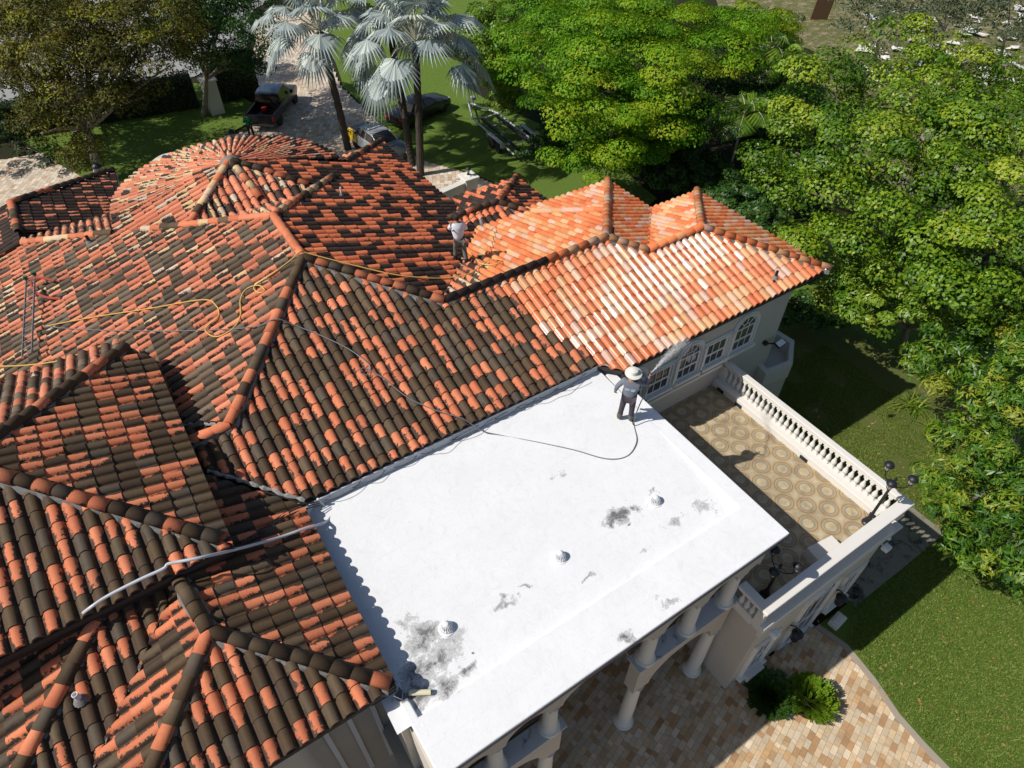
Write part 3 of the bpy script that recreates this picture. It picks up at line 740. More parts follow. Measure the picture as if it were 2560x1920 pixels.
# curbs
mb = MB(); mb.box((14.24,2.98,4.03),(14.72,9.52,4.34)); mb.box((9.02,2.62,4.071),(14.24,2.98,4.34)); mb.box((9.0,2.98,4.02),(9.34,3.55,4.34)); part('balustrade_curb', mb, CAST, bevel=.02)
mb = MB()
for y in (9.15,8.35,5.72,3.28): mb.box((14.21,y-.16,4.105),(14.29,y+.10,4.22))
part('scupper', mb, DARKM)
mb = MB(); mb.prism([(14.47,9.5),(14.47,3.02),(9.20,3.02),(9.20,3.62),(8.94,3.62),(8.94,2.70),(14.68,2.70),(14.68,9.5)], 4.98, 5.08)
mb.prism([(14.49,9.5),(14.49,2.99),(9.17,2.99),(9.17,3.6),(8.97,3.6),(8.97,2.73),(14.65,2.73),(14.65,9.5)], 4.90, 4.98, caps=True)
BAL = part('balustrade_rail', mb, CAST, bevel=.025)
def baluster():
    mb = MB(); z = 4.34; K_ = .56/.482
    mb.box((-.066,-.066,z-.002),(.066,.066,z+.035)); mb.box((-.066,-.066,z+.445*K_),(.066,.066,z+.482*K_))
    mb.lathe([(.05,.035),(.055,.05),(.036,.07),(.044,.085),(.074,.13),(.079,.17),(.066,.22),(.042,.28),(.032,.34),(.038,.38),(.052,.395),(.038,.41),(.056,.43),(.056,.445)][:0] or [(r_,h_*K_) for r_,h_ in [(.05,.035),(.055,.05),(.036,.07),(.044,.085),(.074,.13),(.079,.17),(.066,.22),(.042,.28),(.032,.34),(.038,.38),(.052,.395),(.038,.41),(.056,.43),(.056,.445)]], (0,0,z), 14)
    return mb
b0 = part('baluster', baluster(), CAST, smooth=True, parent=BAL); b0.location = (14.55, 9.3, 0)
bl = [(14.55, 9.3-.196*k) for k in range(1, 32)] + [(14.2-.2*k, 2.88) for k in range(0, 25)] + [(9.07, 3.1+.17*k) for k in range(0, 3)]
for (x, y) in bl:
    c = b0.copy(); C.objects.link(c); c.parent = BAL; c.location = (x, y, 0)
mb = MB()
for (x, y) in ((14.55,2.86),(9.07,2.86),(14.55,9.43)):
    mb = MB(); mb.box((x-.1,y-.1,4.34),(x+.1,y+.1,4.90)); part('balustrade_post', mb, CAST, parent=BAL)

# ground floor front: windows, doors, surrounds (seen steeply from above)
def front_opening(s0, s1, z0, z1, arch, name, y=2.76):
    return window(s0, s1, z0, z1, arch, y=y, name=name)
front_opening(9.75, 10.35, .55, 2.3, False, 'window')
front_opening(11.55, 12.7, .05, 3.2, True, 'glazed_door')
front_opening(13.5, 14.1, .55, 2.3, False, 'window')
mb = MB(); mb.box((9.75,2.5,-.02),(10.4,2.76,.5)); part('window_plinth', mb, STUCCO_D)
# near left: wall and shuttered door under the big eave
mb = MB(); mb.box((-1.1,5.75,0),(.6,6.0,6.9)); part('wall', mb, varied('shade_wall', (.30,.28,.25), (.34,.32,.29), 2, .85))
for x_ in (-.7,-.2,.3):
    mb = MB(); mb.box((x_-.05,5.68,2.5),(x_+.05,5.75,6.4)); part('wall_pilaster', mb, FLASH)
mb = MB(); mb.box((.55,4.6,0),(.95,5.7,6.78)); mb.box((.70,3.55,4.3),(.95,4.6,6.78)); part('porch_side_wall', mb, STUCCO)

# ------------------------------------------------------------------ ground
def flat(name, poly, z, mat, label=None, kind='structure', thick=0):
    mb = MB()
    area = sum(poly[i][0]*poly[(i+1)%len(poly)][1]-poly[(i+1)%len(poly)][0]*poly[i][1] for i in range(len(poly)))
    if area < 0: poly = poly[::-1]
    if thick: mb.prism(poly, z-thick, z)
    else: mb.add([(p[0],p[1],z) for p in poly], [tuple(range(len(poly)))])
    o = mb.build(name, mat); tag(o, kind=kind); return o
def grass_mat(name, a, b, c, bare, thr=.62):
    m = new_mat(name, a, .95, .1); co = coords(m)
    col = mix(m, noise(m, .5, 5, .6, co), a, b); col = mix(m, ramp(m, noise(m, 22, 6, .8, co), [(.35,(0,0,0)),(.7,(1,1,1))]), col, c)
    col = mix(m, ramp(m, noise(m, 75, 3, .8, co), [(.35,(0,0,0)),(.65,(.6,.6,.6))]), col, (a[0]*.35,a[1]*.35,a[2]*.35))
    col = mix(m, ramp(m, noise(m, 1.3, 9, .75, co, .5), [(thr,(0,0,0)),(thr+.08,(.9,.9,.9))]), col, bare)
    base(m, col); bump(m, noise(m, 60, 6, .8, co), 1.0, .06); return m
GRASS = grass_mat('lawn_grass', (.125,.225,.034), (.16,.255,.042), (.20,.28,.058), (.28,.24,.15), .66)
GRASS2 = grass_mat('rough_grass', (.13,.18,.04), (.18,.19,.06), (.20,.22,.06), (.38,.34,.27), .60)
SOIL = varied('soil', (.022,.02,.012), (.03,.033,.014), 1.5, .95, .1, .6)
ASPH = varied('asphalt', (.27,.27,.265), (.32,.32,.315), 2, .9, .2, .3)
DRY = grass_mat('dry_lot', (.17,.17,.07), (.15,.20,.045), (.20,.2,.08), (.36,.28,.20), .5)
flat('ground', [(-120,-60),(220,-60),(220,260),(-120,260)], -.06, SOIL)
P2 = lambda *a: [tuple(px(x, y, 0)[:2]) for x, y in a]
# lawn to the right of the villa
edge = [(14.5,9.6),(14.5,2.5),(12.95,2.55),(13.15,1.65),(12.98,.54),(12.7,-.43),(12.62,-1.3),(12.6,-2.2),(12.4,-9)]
lawn_r = edge + [(30,-9),(32,14),(24,24),(17.1,24)]
flat('lawn', lawn_r, .02, GRASS)
flat('lawn', [(14.9,4.0),(20.5,1.8),(26,6),(26,14),(17.2,16),(17.2,9.0)], .026, GRASS2)
lawn_f = P2((738,186),(760,205),(815,262),(880,330),(930,352),(1010,372),(1060,392),(1300,520),(1420,430),(1300,330),(1050,215),(985,175),(860,120))
flat('lawn', lawn_f, .025, GRASS)
flat('lawn', P2((40,300),(180,385),(260,430),(420,330),(545,262),(560,235),(480,180),(200,180)), .02, GRASS)
street = P2((-300,260),(0,232),(240,205),(420,165),(530,110),(548,20),(700,-60),(640,-160),(-500,20))
flat('street', street, .0, ASPH)
flat('lawn', P2((700,-160),(690,30),(742,186),(860,150),(1000,180),(1200,-100)), .01, GRASS)
flat('empty_lot', P2((1520,-90),(1560,40),(1760,110),(1800,330),(2400,700),(2900,200),(2100,-200)), -.02, DRY)
def path_pavers(name, poly, w, l, ang, pal, z=0.0, gap=.008, joint=(.16,.13,.10), stagger=.5, rough=.75):
    "stone slabs of mixed colour laid in a running bond, one sheet"
    mb = MB(); ca, sa = math.cos(ang), math.sin(ang)
    cx = sum(p[0] for p in poly)/len(poly); cy = sum(p[1] for p in poly)/len(poly)
    R = max(math.hypot(p[0]-cx, p[1]-cy) for p in poly)
    def inside(x, y):
        c = False; n = len(poly)
        for i in range(n):
            x0,y0 = poly[i]; x1,y1 = poly[(i+1)%n]
            if (y0 > y) != (y1 > y) and x < (x1-x0)*(y-y0)/(y1-y0)+x0: c = not c
        return c
    V = []; Q = []; cols = []
    ni = int(R/l)+2; nj = int(R/w)+2
    for j in range(-nj, nj):
        i = -ni*l
        xoff = random.uniform(0, l)
        x = -ni*l + xoff
        while x < ni*l:
            ll = l*random.choice((1,1,1,.5)) ; y = j*w
            mx, my = x+ll/2, y+w/2; X = cx+mx*ca-my*sa; Y = cy+mx*sa+my*ca
            if inside(X, Y):
                b = len(V); g = gap
                for (ax, ay) in ((x+g,y+g),(x+ll-g,y+g),(x+ll-g,y+w-g),(x+g,y+w-g)):
                    V.append((cx+ax*ca-ay*sa, cy+ax*sa+ay*ca, z+.004+random.uniform(0,.002)))
                Q.append((b,b+1,b+2,b+3)); c = random.choice(pal); k = random.uniform(.82,1.15); cols.append((c[0]*k*1.05,c[1]*k*1.05,c[2]*k*1.0,0))
            x += ll
    m = new_mat(name+'_stone', (.5,.4,.3), rough, .35); at = N(m, 'Attribute', attribute_name='tcol'); co = coords(m)
    c = mix(m, 1.0, at.outputs[0], mix(m, noise(m, 6, 7, .75, co, 1.2), (.62,.60,.58), (1.25,1.25,1.25)), 'MULTIPLY')
    c = mix(m, ramp(m, noise(m, 1.1, 7, .7, co, .6), [(.55,(0,0,0)),(.85,(.6,.6,.6))]), c, (.13,.10,.075))
    base(m, c); bump(m, noise(m, 30, 5, .7, co), .3, .01)
    o = mesh_from_arrays(name, V, Q, m, cols); tag(o, kind='structure')
    j = flat(name+'_bed', poly, z-.002, varied(name+'_joint', joint, tuple(q*1.3 for q in joint), 8, .95, .1, .2))
    return o
TRAV = [(.60,.46,.31),(.56,.41,.26),(.50,.31,.16),(.63,.51,.37),(.55,.38,.22),(.65,.54,.41),(.42,.25,.13),(.58,.43,.28),(.62,.50,.37),(.61,.48,.34),(.59,.45,.30)]
path_pavers('paving', [(-4,-6),(13.0,-6),(12.62,-2.2),(12.64,-1.3),(12.72,-.43),(13.0,.54),(13.17,1.65),(12.96,2.6),(9.2,2.8),(9.2,7.5),(-4,7.5)], .155, .27, math.radians(17), TRAV, .002, gap=.004, joint=(.24,.19,.14))
PINK = [(.62,.52,.42),(.66,.57,.48),(.56,.40,.29),(.64,.54,.45),(.58,.46,.36),(.68,.60,.52)]
drive = P2((-330,470),(-60,395),(100,352),(190,345),(215,440),(560,420),(900,420),(1110,410),(1010,372),(935,350),(882,330),(815,262),(758,200),(700,120),(690,60),(700,-60),(548,20),(556,110),(560,235),(470,300),(300,420),(100,560),(-330,700))
drive = P2((535,285),(556,235),(548,150),(552,40),(660,20),(690,80),(735,186),(815,262),(882,330),(935,352),(1012,375),(1062,395),(1180,470),(700,520),(420,420),(445,300))
path_pavers('driveway', drive, .24, .40, math.radians(62), PINK, .006, gap=.006, joint=(.28,.22,.18))
path_pavers('driveway', P2((-260,470),(-80,360),(95,330),(185,328),(200,380),(195,420),(60,520),(-200,640)), .24, .40, math.radians(62), PINK, .006, gap=.006, joint=(.28,.22,.18))
mb = MB(); mb.prism([(14.52,2.3),(19.4,2.3),(19.4,3.75),(14.52,3.75)], -.02, .06); o = mb.build('path', varied('concrete', (.19,.18,.13), (.26,.25,.19), 2, .9, .2, .4, dirt=(.06,.06,.05), dirt_amt=.5)); tag(o, kind='structure')
# edging strip between slabs and lawn
mb = MB(); ee = edge[2:]
for a, b in zip(ee[:-1], ee[1:]): mb.prism([(a[0]-.05,a[1]),(a[0]+.14,a[1]),(b[0]+.14,b[1]),(b[0]-.05,b[1])], -.02, .034)
o = mb.build('edging', varied('edging_stone', (.30,.25,.19), (.36,.31,.24), 6, .9)); tag(o, kind='structure')

# ------------------------------------------------------------------ foliage
def leaf_mat(name, cols, rough=.42, spec=.5, trans=.25, bright=1.0):
    m = new_mat(name, cols[0], rough, spec); b = m.node_tree.nodes['Principled BSDF']
    at = N(m, 'Attribute', attribute_name='rnd'); n = len(cols)
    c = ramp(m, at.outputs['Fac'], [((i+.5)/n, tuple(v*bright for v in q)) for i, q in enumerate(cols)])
    base(m, c)
    tr = N(m, 'BsdfTranslucent'); L(m, c, tr.inputs[0]); ms = N(m, 'MixShader'); ms.inputs[0].default_value = trans
    out = m.node_tree.nodes['Material Output']; L(m, b.outputs[0], ms.inputs[1]); L(m, tr.outputs[0], ms.inputs[2]); L(m, ms.outputs[0], out.inputs[0])
    return m
def leaf_mesh(name, P, Nn, size, mat, parent=None, aspect=.5, rnd=None, jitter=.35, kink=True):
    "rhombic leaves at P (n,3) with normals Nn; built as two-triangle folded quads"
    n = len(P); P = np.asarray(P); Nn = np.asarray(Nn) + rng.normal(0, jitter, (n,3)); Nn /= np.linalg.norm(Nn, axis=1)[:,None]
    r = rng.normal(0, 1, (n,3)); u = np.cross(Nn, r); u /= np.linalg.norm(u, axis=1)[:,None]; v = np.cross(Nn, u)
    sz = (np.asarray(size)*rng.uniform(.65, 1.3, n))[:,None] if np.ndim(size) == 0 else (np.asarray(size))[:,None]
    a = P - u*sz*.5; c = P + u*sz*.5 - Nn*sz*.10; b = P + v*sz*.5*aspect + Nn*sz*.05; d = P - v*sz*.5*aspect + Nn*sz*.05
    V = np.stack([a,b,c,d], 1).reshape(-1,3); Q = np.arange(n*4).reshape(n,4)
    o = mesh_from_arrays(name, V, Q, mat, parent=parent)
    at = o.data.attributes.new('rnd', 'FLOAT', 'FACE'); at.data.foreach_set('value', (rng.uniform(0,1,n) if rnd is None else np.asarray(rnd)).astype(np.float32))
    return o
def sphere_pts(n, top=-.35):
    z = rng.uniform(top, 1, n); a = rng.uniform(0, 2*math.pi, n); r = np.sqrt(1-z*z)
    return np.stack([r*np.cos(a), r*np.sin(a), z], 1)
def crown(blobs, per_clump=60, clumps_per_m2=.55, csize=.55, flat_=.6, leaf=.16, inner=.12):
    "leaf positions: every blob carries many small clumps over its surface, some leaves inside"
    PP = []; NN = []; RR = []
    for (c, r, q) in blobs:
        c = np.array(c); area = 2*math.pi*r*r*1.2; nc = max(5, int(area*clumps_per_m2))
        d = sphere_pts(nc); rr = r*rng.uniform(.66, 1.14, nc)
        cc = c + d*rr[:,None]*np.array([1,1,q])
        for k in range(nc):
            n = int(per_clump*rng.uniform(.6,1.4)); s = csize*rng.uniform(.7,1.35)
            dd = sphere_pts(n, -.25); p = cc[k] + dd*(s*rng.uniform(.75,1.08,n))[:,None]*np.array([1,1,flat_])
            nn = dd*1.0 + np.array([0,0,.38]) + d[k]*.35
            PP.append(p); NN.append(nn); RR.append(np.clip(rng.normal(.5+rng.normal(0,.2), .18, n), 0, 1))
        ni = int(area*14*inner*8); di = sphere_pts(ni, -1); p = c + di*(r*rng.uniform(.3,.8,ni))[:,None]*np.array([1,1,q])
        PP.append(p); NN.append(di); RR.append(rng.uniform(0,.4,ni))  # inner leaves take darker tones, painting shade into the gaps between clumps
    return np.concatenate(PP), np.concatenate(NN), np.concatenate(RR)
BARK = varied('bark', (.16,.13,.10), (.30,.26,.21), 5, .9, .2, .6)
BARKP = varied('pale_bark', (.30,.27,.23), (.46,.42,.36), 4, .85, .2, .6)
def trunk(pts, radii, name='trunk', mat=BARK, parent=None, n=8):
    mb = MB()
    for i, (p, r) in enumerate(zip(pts, radii)):
        sp_ = smooth_path(p, 4); k = len(sp_); rr = [r[0]+(r[1]-r[0])*j/(k-1) for j in range(k)]; mb.tube(sp_, rr, n)
    return mb.build(name, mat, parent, smooth=True)
def tree(name, label, cat, base_pt, blobs, mat, group=None, bark=BARK, tr=.22, leaf=.16, **kw):
    aspect = kw.pop('aspect', .5)
    b = Vector((base_pt[0], base_pt[1], 0)); o = empty(name, b, 0, label, cat, group)
    P, Nn, Rn = crown([(tuple(Vector(c)-b), r, q) for c, r, q in blobs], leaf=leaf, **kw)
    leaf_mesh('crown', P, Nn, leaf, mat, o, rnd=Rn, aspect=aspect)
    pts = []; rad = []
    mc = sum((Vector(c) for c, r, q in blobs), Vector())/len(blobs) - b
    fork = Vector((mc.x*.35, mc.y*.35, max(1.0, mc.z*.45)))
    pts.append([Vector((0,0,-.05)), fork*.5+Vector((.05,.05,0)), fork]); rad.append((tr, tr*.75))
    for c, r, q in blobs:
        e = Vector(c)-b; mid = fork.lerp(e, .5)+Vector((random.uniform(-.3,.3), random.uniform(-.3,.3), .2))
        pts.append([fork, mid, e]); rad.append((tr*.55, tr*.12))
    trunk(pts, rad, 'trunk', bark, o)
    return o
G_FEATHER = leaf_mat('feathery_leaf', [(.06,.17,.006),(.10,.26,.008),(.15,.33,.010),(.24,.38,.014),(.34,.40,.02)], .6, .2, .35)
G_RIGHT = leaf_mat('broad_leaf', [(.045,.115,.006),(.08,.175,.008),(.13,.245,.010),(.20,.31,.014),(.31,.38,.025)], .45, .35, .25)
G_LONG = leaf_mat('long_leaf', [(.03,.09,.008),(.06,.15,.012),(.10,.22,.014),(.16,.27,.02),(.30,.32,.03)], .42, .4, .25)
G_OLIVE = leaf_mat('olive_leaf', [(.055,.05,.010),(.075,.08,.010),(.10,.12,.012),(.15,.09,.016),(.26,.28,.015)], .6, .2, .25)
G_DARK = leaf_mat('hedge_leaf', [(.012,.035,.006),(.022,.055,.008),(.035,.075,.010),(.05,.09,.014)], .5, .3, .2)
G_GREY = leaf_mat('grey_leaf', [(.06,.09,.04),(.09,.12,.06),(.13,.16,.09),(.16,.19,.11)], .6, .2, .25)
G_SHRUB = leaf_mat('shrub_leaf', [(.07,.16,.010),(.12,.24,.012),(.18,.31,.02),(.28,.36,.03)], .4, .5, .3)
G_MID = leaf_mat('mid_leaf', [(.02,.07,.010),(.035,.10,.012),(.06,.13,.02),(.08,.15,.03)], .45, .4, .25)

def B(x, y, z, r, q=.75): return (tuple(px(x, y, z)), r, q)
# big bright feathery tree mass behind the right wing, in flat tiers
fe = []
for (x,y,z,r) in [(1150,110,6.6,2.3),(1240,60,7.5,2.6),(1330,110,8,2.6),(1230,170,7.0,2.5),(1420,60,7.8,2.6),(1330,200,6.6,2.4),(1430,160,7.2,2.5),(1530,120,7.0,2.5),(1530,60,7.2,2.4),(1610,50,6.8,2.0),(1150,30,6.8,2.4),(1320,10,7.5,2.6),(1230,250,5.2,2.0),(1330,290,4.8,2.0),(1420,240,5.8,2.1),(1640,70,6,2.0)]: fe.append(B(x,y,z,r,.5))
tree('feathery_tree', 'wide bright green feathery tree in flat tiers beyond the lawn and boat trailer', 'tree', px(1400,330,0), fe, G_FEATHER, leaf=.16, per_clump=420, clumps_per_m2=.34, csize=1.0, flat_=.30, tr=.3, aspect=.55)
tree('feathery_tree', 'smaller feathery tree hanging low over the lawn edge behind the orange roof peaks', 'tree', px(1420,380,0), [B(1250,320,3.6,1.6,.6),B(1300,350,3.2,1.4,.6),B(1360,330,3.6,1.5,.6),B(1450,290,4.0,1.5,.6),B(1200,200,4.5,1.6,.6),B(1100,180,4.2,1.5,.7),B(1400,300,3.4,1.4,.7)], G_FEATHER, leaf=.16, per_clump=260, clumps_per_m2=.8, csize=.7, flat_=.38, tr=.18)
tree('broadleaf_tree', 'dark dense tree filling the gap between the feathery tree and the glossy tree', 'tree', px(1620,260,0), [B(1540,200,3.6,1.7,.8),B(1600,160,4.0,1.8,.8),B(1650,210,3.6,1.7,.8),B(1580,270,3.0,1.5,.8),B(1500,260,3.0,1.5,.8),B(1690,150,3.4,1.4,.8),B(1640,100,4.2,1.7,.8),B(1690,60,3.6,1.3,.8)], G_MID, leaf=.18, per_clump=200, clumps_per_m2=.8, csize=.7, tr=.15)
tree('broadleaf_tree', 'yellow green bush tree filling the gap between the silver palms and the feathery tree', 'tree', px(1120,230,0), [B(1075,120,4.5,1.7,.9),B(1100,180,3.4,1.4,.9),B(1060,60,5.0,1.8,.9),B(1090,220,2.4,1.1,.9)], G_SHRUB, leaf=.19, per_clump=150, clumps_per_m2=1.8, csize=.5, tr=.14)
rb = []
for (x,y,z,r) in [(1760,230,7.8,2.1),(1880,160,8.2,2.1),(2000,130,8.2,2.1),(2120,190,8.0,2.2),(1720,330,6.8,1.9),(1830,320,8.2,2.1),(1960,270,8.8,2.2),(2090,300,8.8,2.2),(2220,320,8.5,2.2),(1760,430,6.6,1.8),(1880,430,7.6,1.9),(2010,420,8.4,2.0),(2150,450,8.4,2.0),(1860,530,6.2,1.6),(1980,560,6.8,1.7),(2110,570,7.4,1.8),(2240,560,7.6,1.8),(1740,540,4.8,1.4),(1700,400,5.0,1.4)]: rb.append(B(x,y,z,r,.8))
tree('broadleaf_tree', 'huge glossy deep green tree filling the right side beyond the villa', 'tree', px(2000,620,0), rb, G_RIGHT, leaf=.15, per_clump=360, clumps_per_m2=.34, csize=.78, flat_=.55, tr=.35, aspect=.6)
tree('broadleaf_tree', 'mixed lower tree with yellowish leaves below the huge glossy tree and above the lawn', 'tree', px(1950,760,0), [B(1830,590,3.4,1.2,.85),B(1900,640,3.6,1.1,.85),B(1860,680,2.8,1.0,.85),B(1960,650,4.4,1.2,.85),B(2040,640,5.2,1.3,.85),B(2120,660,5.6,1.3,.85),B(2200,680,5.6,1.3,.85),B(1800,640,2.2,.9,.8)], G_SHRUB, leaf=.19, per_clump=120, clumps_per_m2=2.0, csize=.42, tr=.15, aspect=.4)
lb = []
for (x,y,z,r) in [(2060,740,4.6,1.05),(2150,760,5.2,1.15),(2230,800,5.4,1.1),(2020,800,3.6,.9),(2090,850,4.2,1.0),(2180,880,4.8,1.1),(2090,960,3.6,.95),(2170,990,4.2,1.0),(2040,1030,2.6,.75),(2120,1070,3.2,.9),(2210,1080,3.8,.95),(2050,1120,2.3,.65),(2120,1170,2.6,.75),(2200,1190,3.2,.85),(2080,1210,2.0,.55),(2170,1245,2.4,.6)]: lb.append(B(x,y,z,r,.85))
tree('mango_tree', 'near right tree with clusters of long shiny leaves leaning over the lawn', 'tree', px(2200,1060,0), lb, G_LONG, leaf=.22, per_clump=95, clumps_per_m2=2.0, csize=.34, flat_=.7, tr=.16, aspect=.26)
# sparse grey green trees over the rubble, top right
for (x, y, lab) in ((1880,60,'sparse grey green tree over the pale rubble, nearest the dry strip'),(2020,40,'sparse grey green tree with bare branches at the top right rubble'),(2150,60,'sparse grey green tree at the far top right corner')):
    tree('sparse_tree', lab, 'tree', px(x+10,y+80,0), [B(x,y,5.5,2.2,.8),B(x+70,y-20,6,2.2,.8),B(x-40,y-40,5,1.9,.8),B(x+30,y-70,6,2.2,.8)], G_GREY, 'sparse trees over the rubble', bark=BARKP, leaf=.20, per_clump=45, clumps_per_m2=.7, csize=.6, tr=.14, inner=.02)
# left: large olive brown tree in front of the street
ob = []
for (x,y,z,r) in [(60,40,8.5,2.6),(150,60,8.5,2.5),(250,40,8.5,2.5),(340,60,8,2.3),(80,130,7.5,2.2),(180,150,7.5,2.2),(280,140,7.2,2.1),(370,140,6.6,1.8),(20,180,6.5,1.9),(130,240,5.6,1.7),(220,230,5.8,1.7),(150,310,3.8,1.3),(90,290,4.2,1.3),(190,330,3.2,1.0),(310,210,5.2,1.4),(-30,80,8,2.4),(30,110,7.5,2.4),(120,110,8,2.4),(210,100,8,2.4),(300,90,7.8,2.3),(180,200,6.6,2.0),(250,190,6.2,1.8),(60,0,9,2.6),(200,-10,9,2.6),(320,0,8.6,2.5),(90,200,6.5,1.9)]: ob.append(B(x,y,z,r,.75))
lt = tree('olive_tree', 'large thin crowned olive brown tree leaning in front of the street on the left', 'tree', px(212,385,0), ob, G_OLIVE, bark=BARKP, leaf=.18, per_clump=150, clumps_per_m2=.46, csize=.85, flat_=.55, tr=.26, inner=.02, aspect=.4)
tree('street_tree', 'mid green tree hanging over the street left of the silver palms', 'tree', px(440,250,0), [B(400,60,6.5,2.2),B(480,40,6.8,2.3),B(540,90,6,1.9),B(440,130,5,1.7),B(520,150,4.2,1.5),B(420,10,7,2.3),B(520,-10,7,2.2)], G_MID, leaf=.18, per_clump=220, clumps_per_m2=.7, csize=.8, tr=.2, aspect=.45)
tree('street_tree', 'tall tree added out of view to shade the left lawn', 'tree', (-3,55,0), [((-4,54,8.8),2.4,.7),((-1,55.5,9.2),2.4,.7),((2,57,9.2),2.4,.7),((-7,51,8.5),2.4,.7),((5,58.5,9),2.3,.7),((-3,51,8),2.0,.7),((-5,47.5,8),2.2,.7),((1.5,53.8,8.6),1.8,.7)], G_MID, leaf=.22, per_clump=150, clumps_per_m2=1.0, csize=.8, tr=.25, aspect=.5)  # unseen tree, added only to cast shade on the left lawn
# hedge along the street, boxy
def hedge(name, label, a, b, h, wd, mat=G_DARK, dens=150):
    a = Vector(a); b = Vector(b); d = b-a; ln = d.length; u = d/ln; n_ = Vector((-u.y,u.x,0)); o = empty(name, (a+b)/2, 0, label, 'hedge'); mid = (a+b)/2
    cnt = int(ln*(wd+2*h)*dens); al = rng.uniform(0, ln, cnt); f = rng.uniform(0, wd+2*h, cnt); off = np.zeros(cnt); z = np.zeros(cnt); Nn = np.zeros((cnt,3))
    top = f < wd; l_ = (~top) & (f < wd+h); r_ = ~(top | l_)
    off[top] = f[top]-wd/2; z[top] = h; Nn[top] = (0,0,1)
    off[l_] = -wd/2; z[l_] = f[l_]-wd; Nn[l_] = tuple(-n_)
    off[r_] = wd/2; z[r_] = f[r_]-wd-h; Nn[r_] = tuple(n_)
    bumpn = .22*np.sin(al*2.1)+.15*np.sin(al*5.3+1)+rng.normal(0,.09,cnt)
    P = np.array(a)[None,:]+al[:,None]*np.array(u)[None,:]+(off*(1+bumpn*.4))[:,None]*np.array(n_)[None,:]; P[:,2] = z*(1+bumpn*.12)
    leaf_mesh('foliage', P-np.array(mid), Nn+np.array([0,0,.4]), .15, mat, o, aspect=.6, jitter=.6)
    mb = MB(); w2 = wd*.42
    A = a-mid; B_ = b-mid
    vs = [tuple(A-n_*w2), tuple(A+n_*w2), tuple(B_+n_*w2), tuple(B_-n_*w2)]; vs += [(p[0],p[1],h*.93) for p in vs]
    mb.add(vs, [(4,5,6,7),(0,1,5,4),(1,2,6,5),(2,3,7,6),(3,0,4,7)]); mb.build('branches', new_mat('twigs', (.018,.02,.01), .95), o)
    return o
hedge('clipped_hedge', 'dark clipped hedge along the street behind the left lawn', px(-20,300,0), px(430,225,0), 2.1, 1.5)
hedge('clipped_hedge', 'tall dark hedge block between the street gate post and the driveway', px(470,215,0), px(556,195,0), 2.6, 1.9)
hedge('clipped_hedge', 'low dark hedge behind the parked black car beside the palms', px(770,40,0), px(1060,150,0), 1.4, 1.3)
tree('garden_bush', 'dark bush below the olive brown tree at the far left edge', 'bush', px(40,340,0), [B(20,300,1.2,1.1),B(80,315,1.0,.9),B(-30,330,1.2,1.1),B(110,350,.8,.6)], G_DARK, leaf=.16, per_clump=70, clumps_per_m2=1.6, csize=.4, tr=.06)
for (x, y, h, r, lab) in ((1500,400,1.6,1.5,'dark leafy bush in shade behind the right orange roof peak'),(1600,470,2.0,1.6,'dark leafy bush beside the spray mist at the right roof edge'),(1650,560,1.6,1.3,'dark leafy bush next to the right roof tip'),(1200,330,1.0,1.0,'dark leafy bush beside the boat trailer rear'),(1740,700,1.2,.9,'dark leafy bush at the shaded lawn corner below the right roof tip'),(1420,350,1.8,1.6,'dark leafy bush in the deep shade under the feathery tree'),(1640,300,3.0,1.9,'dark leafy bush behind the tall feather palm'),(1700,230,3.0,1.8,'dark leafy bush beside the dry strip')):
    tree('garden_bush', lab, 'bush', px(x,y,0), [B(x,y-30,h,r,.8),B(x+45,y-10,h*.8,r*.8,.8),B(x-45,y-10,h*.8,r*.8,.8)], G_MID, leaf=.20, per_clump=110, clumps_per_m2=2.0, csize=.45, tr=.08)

# ---- silver fan palms
PALMS = leaf_mat('silver_frond', [(.16,.20,.205),(.28,.34,.335),(.40,.46,.43),(.55,.60,.52)], .5, .35, .12)
PETI = varied('petiole', (.42,.43,.33), (.55,.54,.42), 5, .6)
PTRUNK = varied('palm_trunk', (.035,.03,.025), (.09,.078,.065), 12, .95, .1, 1.0)
def fan_leaf(V, Q, R, base_p, dirv, droop, r, nseg=26):
    d = dirv.normalized(); up = Vector((0,0,1)); side = d.cross(up); 
    if side.length < .1: side = Vector((1,0,0))
    side.normalize(); nrm = side.cross(d).normalized()
    for k in range(nseg):
        f = k/(nseg-1); an = math.radians(-128+256*f); q0 = d*math.cos(an)+side*math.sin(an)
        rr = r*(1-.18*abs(an)/2.2)*random.uniform(.9,1.05)
        an2 = math.radians(256/nseg*.5)
        da = d*math.cos(an-an2)+side*math.sin(an-an2); db = d*math.cos(an+an2)+side*math.sin(an+an2)
        b = len(V); fold = .03*r
        def dr(p, t): return p - Vector((0,0,1))*droop*t*t*r + nrm*(.10*r*t*(abs(math.sin(an))))
        m1 = base_p + dr(q0*rr*.58, .58)+nrm*fold; 
        e1 = base_p + dr(da*rr*.60, .60)-nrm*fold*.6; e2 = base_p + dr(db*rr*.60, .60)-nrm*fold*.6
        tip = base_p + dr(q0*rr, 1.0)
        V += [tuple(base_p), tuple(e1), tuple(m1), tuple(e2), tuple(tip)]
        Q += [(b, b+1, b+2, b+3), (b+1, b+4, b+4, b+2), (b+2, b+4, b+4, b+3)]; R += [min(max(random.gauss(.5,.25),0),1)]*3
